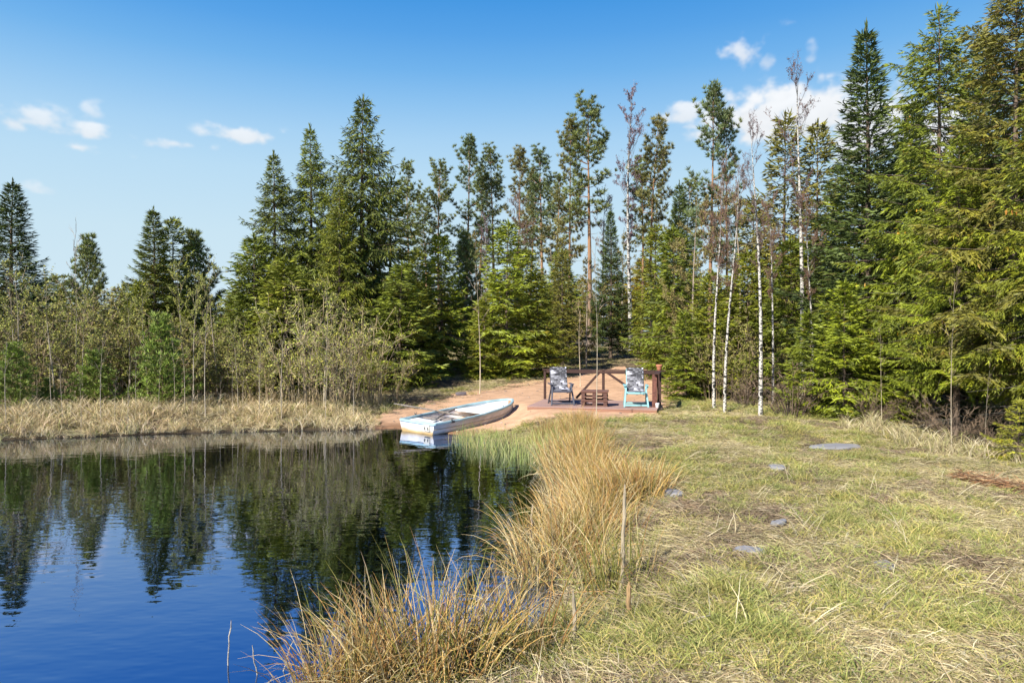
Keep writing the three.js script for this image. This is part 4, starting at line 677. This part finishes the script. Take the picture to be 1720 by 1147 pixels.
{ const r = rng(61), g = rockGeo(31, 1), n = 240, im = new THREE.InstancedMesh(g, mat([0.3, 0.25, 0.21], 0.95), n), o = new THREE.Object3D(); im.name = 'pebbles'; im.userData = { kind: 'stuff' }; im.castShadow = im.receiveShadow = true; let k = 0;
  for (let t = 0; t < 20000 && k < n; t++) { const x = -5 + r() * 12, z = -16 - r() * 9; if (sandDist(x, z) > 0.1 || onDeck(x, z) || pondDist(x, z) < -0.3) continue; const q = 0.012 + r() * r() * 0.045; o.position.set(x, ground(x, z) + 0.018, z); o.scale.set(q, q * 0.7, q * (0.7 + r() * 0.6)); o.rotation.y = r() * 6; o.updateMatrix(); im.setMatrixAt(k, o.matrix); const c = 0.6 + r() * 0.9; im.setColorAt(k++, new THREE.Color().setRGB(c, c * 0.95, c * 0.92)); } im.count = k; scene.add(im); }
{ const s = spot(1150, 1062), e = spot(1195, 1048), o = thing('fallen_stick', 'pale stick lying on the grass in the foreground', 'stick', s), T = new MB(true); T.tube([[0, 0.05, 0], add(mul(add(e, s, -1), 0.5), [0, 0.06, 0.01]), add(add(e, s, -1), [0, 0.05, 0])], [0.004, 0.009, 0.006], 7, [0.55, 0.5, 0.4]); mesh('stem', T.geo(), barkMat, o); }

// ---------------------------------------------------------------- rushes
const STONES = [[1257, 930, 0.2], [1488, 955, 0.16], [1442, 924, 0.12], [1310, 884, 0.14], [1133, 832, 0.24], [1400, 752, 0.5], [1305, 787, 0.2]].map(([a, b, c]) => { const q = spot(a, b); return [q[0], q[2], c]; });
function rushes({ stems, H, R, seed, gold = 0.8, fan = 0.5, w = 0.006 }) {
  const r = rng(seed), L = new MB(), C = { gold: [0.57, 0.38, 0.125], straw: [0.66, 0.53, 0.29], rust: [0.4, 0.21, 0.07], green: [0.22, 0.22, 0.045] };
  for (let k = 0; k < stems; k++) {
    const az = r() * 6.283, q = Math.sqrt(r()), p = [Math.cos(az) * R * 1.3 * q, -0.06, Math.sin(az) * R * 1.3 * q], h = H * (0.5 + 0.5 * r()), n = 6, pts = [p], bend = fan * (0.25 + 0.9 * q) * (0.5 + r());
    let el = 1.55 - bend * 0.3 - r() * r() * 0.45, a2 = r() < 0.45 ? az + (r() - 0.5) * 2 : r() * 6.283; const broken = r() < 0.3 ? 2 + Math.floor(r() * 3) : 99;
    for (let s = 1; s <= n; s++) { el -= bend * 0.13 * s * 0.5; if (s === broken) { el -= 1.1 + r(); a2 += (r() - 0.5); } pts.push(add(pts[s - 1], dirOf(a2, el), h / n)); }
    const u = r(), a = u < 0.08 ? [0.3, 0.22, 0.13] : u < gold * 0.5 ? C.gold : u < gold * 0.8 ? C.straw : u < gold ? C.rust : C.green, b = r() < 0.25 ? C.green : a;
    const side = norm(rvec(r)); L.ribbon(pts, w * (0.8 + r() * 0.5), tint(mul(b, 0.8), r, 0.2), tint(a, r, 0.2), r, side); L.ribbon(pts, w * 0.8, tint(mul(b, 0.8), r, 0.2), tint(a, r, 0.2), r, norm(cross(side, [0.3, 1, 0.2])));
  }
  return L.geo();
}
const RG = [rushes({ stems: 300, H: 0.92, R: 0.26, seed: 1, fan: 0.55 }), rushes({ stems: 360, H: 0.85, R: 0.3, seed: 2, fan: 0.75, gold: 0.9 }), rushes({ stems: 260, H: 0.95, R: 0.24, seed: 3, fan: 0.45, gold: 0.6 }), rushes({ stems: 190, H: 0.8, R: 0.22, seed: 4, fan: 0.4, gold: 0.35 })];
const rushMat = new THREE.MeshStandardMaterial({ vertexColors: true, roughness: 0.75 });
let rushProto = null;
[[0, -1.08, -4.45, 0.88, 'leftmost clump of golden rushes at the bottom of the photo'], [1, -0.82, -4.6, 0.95, 'second clump of golden rushes from the left at the bottom edge'], [2, -0.45, -4.72, 1.05, 'tallest greenish clump of rushes at the bottom in the middle'], [0, -0.18, -5.1, 0.85, 'golden clump of rushes left of the short pale stake'], [3, 0.2, -4.75, 0.6, 'low greenish clump of rushes at the bottom near the short stake'], [3, 0.98, -6.2, 1.1, 'green-brown upright rushes at the foot of the tall pale stake'],
  [1, 0.45, -7.0, 1.0, 'broad golden clump of rushes hanging over the water, nearest of the middle bunch'], [0, 0.75, -7.8, 1.0, 'golden clump of rushes behind the tall stake'], [1, 0.3, -7.9, 0.9, 'golden clump of rushes reaching farthest into the water'], [1, 1.05, -8.7, 0.95, 'golden clump of rushes at the back of the middle bunch']].forEach(([v, x, z, s, label]) => {
  let o; if (!rushProto) { o = rushProto = thing('rush_clump', label, 'rushes', [0, 0, 0]); mesh('stems', RG[0], rushMat, o).userData = { kind: 'stuff' }; } else { o = rushProto.clone(); o.name = numbered('rush_clump'); scene.add(o); }
  o.children[0].geometry = RG[v]; o.position.set(x, Math.max(-0.06, ground(x, z) - 0.02), z); o.scale.setScalar(s * 1.12); o.rotation.y = x * 7 + z * 3; tag(o, label, 'rushes');
});
function scatter(name, geos, material, places) {    // places: [x, y, z, scale, turn, r, g, b]
  geos.forEach((g, v) => {
    const mine = places.filter((_, k) => k % geos.length === v); if (!mine.length) return;
    const im = new THREE.InstancedMesh(g, material, mine.length), o = new THREE.Object3D(), c = new THREE.Color(); im.name = numbered(name); im.userData = { kind: 'stuff' }; im.castShadow = im.receiveShadow = true;
    mine.forEach((q, k) => { o.position.set(q[0], q[1], q[2]); o.scale.set(q[3], q[3] * (q[8] ?? 1), q[3]); o.rotation.set(0, q[4], 0); o.updateMatrix(); im.setMatrixAt(k, o.matrix); im.setColorAt(k, c.setRGB(q[5], q[6], q[7])); });
    scene.add(im);
  });
}
{
  const r = rng(404), P = [], put = (x, z, s, g = 1) => { const k = 0.85 + r() * 0.3; P.push([x, Math.max(-0.05, ground(x, z) - 0.02), z, s * (0.75 + r() * 0.5), r() * 6.28, k * g, k, k * (2 - g)]); };
  for (let k = 0; k < 29; k++) { const t = r(), z = lerp(-9.2, -13.6, t), x = lerp(1.15, 1.2, t) + (r() - 0.5) * 0.7; put(x, z, 0.88); }
  for (let k = 0; k < 18; k++) put(1.5 + (r() - 0.5) * 0.6, -9.6 + (r() - 0.5) * 0.9, 0.88);
  for (let k = 0; k < 26; k++) { const t = r(); put(lerp(1.1, 1.8, r()), lerp(-12.5, -16.2, t), 0.66); }
  for (let k = 0; k < 22; k++) put(lerp(0.6, 1.7, r()), -15.2 - r() * 1.3, 0.55);
  for (let k = 0; k < 4; k++) put(lerp(-0.9, 0.1, r()), -4.6 - r() * 0.5, 0.98);
  for (let k = 0; k < 7; k++) put(lerp(0.6, 1.2, r()), -7.0 - r() * 2.0, 0.85);
  scatter('rush_belt', [5, 6, 7].map(k => rushes({ stems: 110, H: 0.82, R: 0.3, seed: k, fan: 0.42, w: 0.0105, gold: 0.86 })), rushMat, P);
}

// ---------------------------------------------------------------- grass
function grassTuft({ n, seed, len, rad, el, bend, w, colors, seg = 4 }) {
  const r = rng(seed), L = new MB();
  for (let k = 0; k < n; k++) {
    const a = r() * 6.283, q = Math.sqrt(r()) * rad, p = [Math.cos(a) * q, -0.015, Math.sin(a) * q], l = len * (0.45 + r() * 0.65), pts = [p]; let az = r() * 6.283, e = el + (r() - 0.5) * 0.7;
    for (let s = 1; s <= seg; s++) { const z = add(pts[s - 1], dirOf(az, e), l / seg); if (z[1] < 0.005) { z[1] = 0.005 + r() * 0.012; e = Math.max(e, -0.1); } pts.push(z); e -= bend / seg * (0.5 + r()); az += (r() - 0.5) * 0.4; }
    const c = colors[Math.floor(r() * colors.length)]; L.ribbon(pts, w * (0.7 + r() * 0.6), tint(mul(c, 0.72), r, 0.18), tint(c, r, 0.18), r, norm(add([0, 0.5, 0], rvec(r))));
  }
  return L.geo();
}
const STRAW = [[0.6, 0.5, 0.27], [0.56, 0.46, 0.24], [0.48, 0.38, 0.18], [0.62, 0.54, 0.34], [0.36, 0.28, 0.14], [0.44, 0.41, 0.16], [0.3, 0.24, 0.13]], GREEN = [[0.26, 0.29, 0.065], [0.36, 0.36, 0.09], [0.2, 0.24, 0.055], [0.46, 0.42, 0.15]], DEAD = [[0.26, 0.18, 0.11], [0.34, 0.25, 0.15], [0.2, 0.14, 0.085], [0.44, 0.36, 0.23]];
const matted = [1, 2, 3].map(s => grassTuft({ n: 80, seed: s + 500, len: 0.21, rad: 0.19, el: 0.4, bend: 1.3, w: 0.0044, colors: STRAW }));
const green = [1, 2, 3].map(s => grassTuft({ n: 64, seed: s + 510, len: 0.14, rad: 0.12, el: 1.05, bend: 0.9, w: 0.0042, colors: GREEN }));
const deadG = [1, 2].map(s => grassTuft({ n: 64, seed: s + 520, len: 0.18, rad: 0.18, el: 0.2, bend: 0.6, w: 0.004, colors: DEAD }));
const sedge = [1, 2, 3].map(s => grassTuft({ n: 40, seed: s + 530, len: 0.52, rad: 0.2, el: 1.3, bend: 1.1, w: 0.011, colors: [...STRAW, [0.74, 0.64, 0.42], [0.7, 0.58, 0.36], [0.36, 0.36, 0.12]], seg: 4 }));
const reed = [1, 2].map(s => grassTuft({ n: 9, seed: s + 540, len: 0.5, rad: 0.24, el: 1.42, bend: 0.35, w: 0.006, colors: [[0.34, 0.4, 0.12], [0.46, 0.46, 0.18], [0.54, 0.47, 0.22], [0.28, 0.34, 0.09]] }));
const stalk = [1, 2].map(s => grassTuft({ n: 7, seed: s + 550, len: 0.42, rad: 0.2, el: 0.7, bend: 0.7, w: 0.0065, colors: [[0.66, 0.56, 0.34], [0.6, 0.48, 0.26], [0.5, 0.38, 0.22]], seg: 5 }));
const moss = [1, 2].map(s => grassTuft({ n: 90, seed: s + 560, len: 0.06, rad: 0.15, el: 0.9, bend: 0.8, w: 0.006, colors: [[0.2, 0.2, 0.05], [0.3, 0.27, 0.09], [0.16, 0.15, 0.06], [0.36, 0.29, 0.14]], seg: 2 }));
const grassMat = new THREE.MeshStandardMaterial({ vertexColors: true, roughness: 0.8 });
{
  const r = rng(2024), A = [], B = [], C = [], S = [], Rr = [], K = [], M = [];
  const put = (list, x, z, s, k = 1, warm = 1) => list.push([x, ground(x, z), z, s, r() * 6.283, k * warm, k, k]);
  for (let n = 0; n < 90000; n++) {                  // denser near the path that the bank makes, thinning with distance
    const D = 3.2 * (1 + r() * 13.5), a = (r() * 2 - 1) * 0.88, x = Math.tan(a) * D, z = -D; if (r() > clamp(9 / D, 0.42, 1)) continue;
    if (x < -24 || x > 16) continue;
    const d = pondDist(x, z); if (d < 0.03) continue;
    const sd = sandDist(x, z); if (sd < (z < -19 && r() < 0.25 ? -0.6 : -0.15) || (sd < 0.1 && r() < 0.35) || onDeck(x, z)) continue;
    const f = inForest(x, z), g = greenAt(x, z), b = bareAt(x, z), far = D > 16 ? 1.25 : 1, k = (0.68 + 0.62 * fbm(x * 1.1, z * 1.3, 95, 3)) * (0.85 + r() * 0.3);
    if (r() < f * 0.82 || STONES.some(q => Math.hypot(x - q[0], (z - q[1] - 0.06) * 1.3) < q[2] * 0.9)) continue;
    const farBank = z < -16.2 && x < -3;
    if (farBank && d < 4 && r() < 0.25 + 0.5 * fbm(x * 0.8, z * 0.8, 88, 3)) { put(S, x, z, 0.25 + r() * 0.35 + 0.5 * smooth(0.4, 0.7, fbm(x * 0.6, z * 0.6, 87, 3)), k * (0.95 + 0.4 * r()), 1.0 + r() * 0.12); continue; }
    const u = r(); if (r() < b * 0.3) continue;
    if (r() < 0.035) put(K, x, z, 0.6 + r() * 0.6, k); if (r() < 0.22) { put(M, x, z, 0.8 + r() * 0.6, k); continue; }
    if (u < b * 0.72 + 0.05) put(C, x, z, (0.8 + r() * 0.5) * far, k);
    else if (u < b * 0.72 + 0.05 + (0.09 + 0.62 * g) * (1 - b * 0.6)) put(B, x, z, (0.75 + r() * 0.65) * far, k, 0.9 + r() * 0.3);
    else put(A, x, z, (0.7 + r() * 0.55) * far, k);
  }
  for (let n = 0; n < 2000; n++) { const x = -24 + r() * 21, z = -15 - r() * 4.5, d = pondDist(x, z); if (d > -0.08 && d < 1.3 && sandDist(x, z) > 0.1) put(S, x, z, 0.3 + r() * 0.3 + 0.45 * smooth(0.4, 0.7, fbm(x * 0.9, z * 0.9, 86, 3)), 0.95 + r() * 0.4, 1.0 + r() * 0.14); }
  for (let n = 0; n < 300; n++) { const x = 5.5 + r() * 3.5, z = -10.5 - r() * 5; if (inForest(x, z) > 0.05 && inForest(x, z) < 0.8) put(S, x, z, 0.5 + r() * 0.4, 0.8 + r() * 0.3); }
  for (let n = 0; n < 240; n++) { const t = r(), x = lerp(-1.3, 1.5, t) + (r() - 0.5) * 0.4, z = lerp(-15.6, -13.4, t) + (r() - 0.5) * 2.6, d = pondDist(x, z); if (d > -1.1 && d < 0.9) Rr.push([x, Math.max(-0.03, ground(x, z)), z, 0.7 + r() * 0.5, r() * 6.28, 0.9 + r() * 0.3, 1, 0.9]); }
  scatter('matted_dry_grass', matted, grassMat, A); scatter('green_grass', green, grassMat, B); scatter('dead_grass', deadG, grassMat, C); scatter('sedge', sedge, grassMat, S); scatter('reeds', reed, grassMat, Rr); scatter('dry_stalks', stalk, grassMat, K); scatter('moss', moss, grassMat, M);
  console.log('grass', A.length, B.length, C.length, S.length, Rr.length);
}
let tris = 0; scene.traverse(o => { if (o.isMesh && !o.isInstancedMesh) tris += (o.geometry.index ? o.geometry.index.count : o.geometry.attributes.position.count) / 3; }); let uniq = 0; for (const k in G) { const n = (G[k].crown.index.count + G[k].trunk.index.count) / 3; uniq += n; console.log(k, n | 0); }
console.log('triangles placed', tris | 0, 'tree kinds', uniq | 0);
renderer.render(scene, camera);
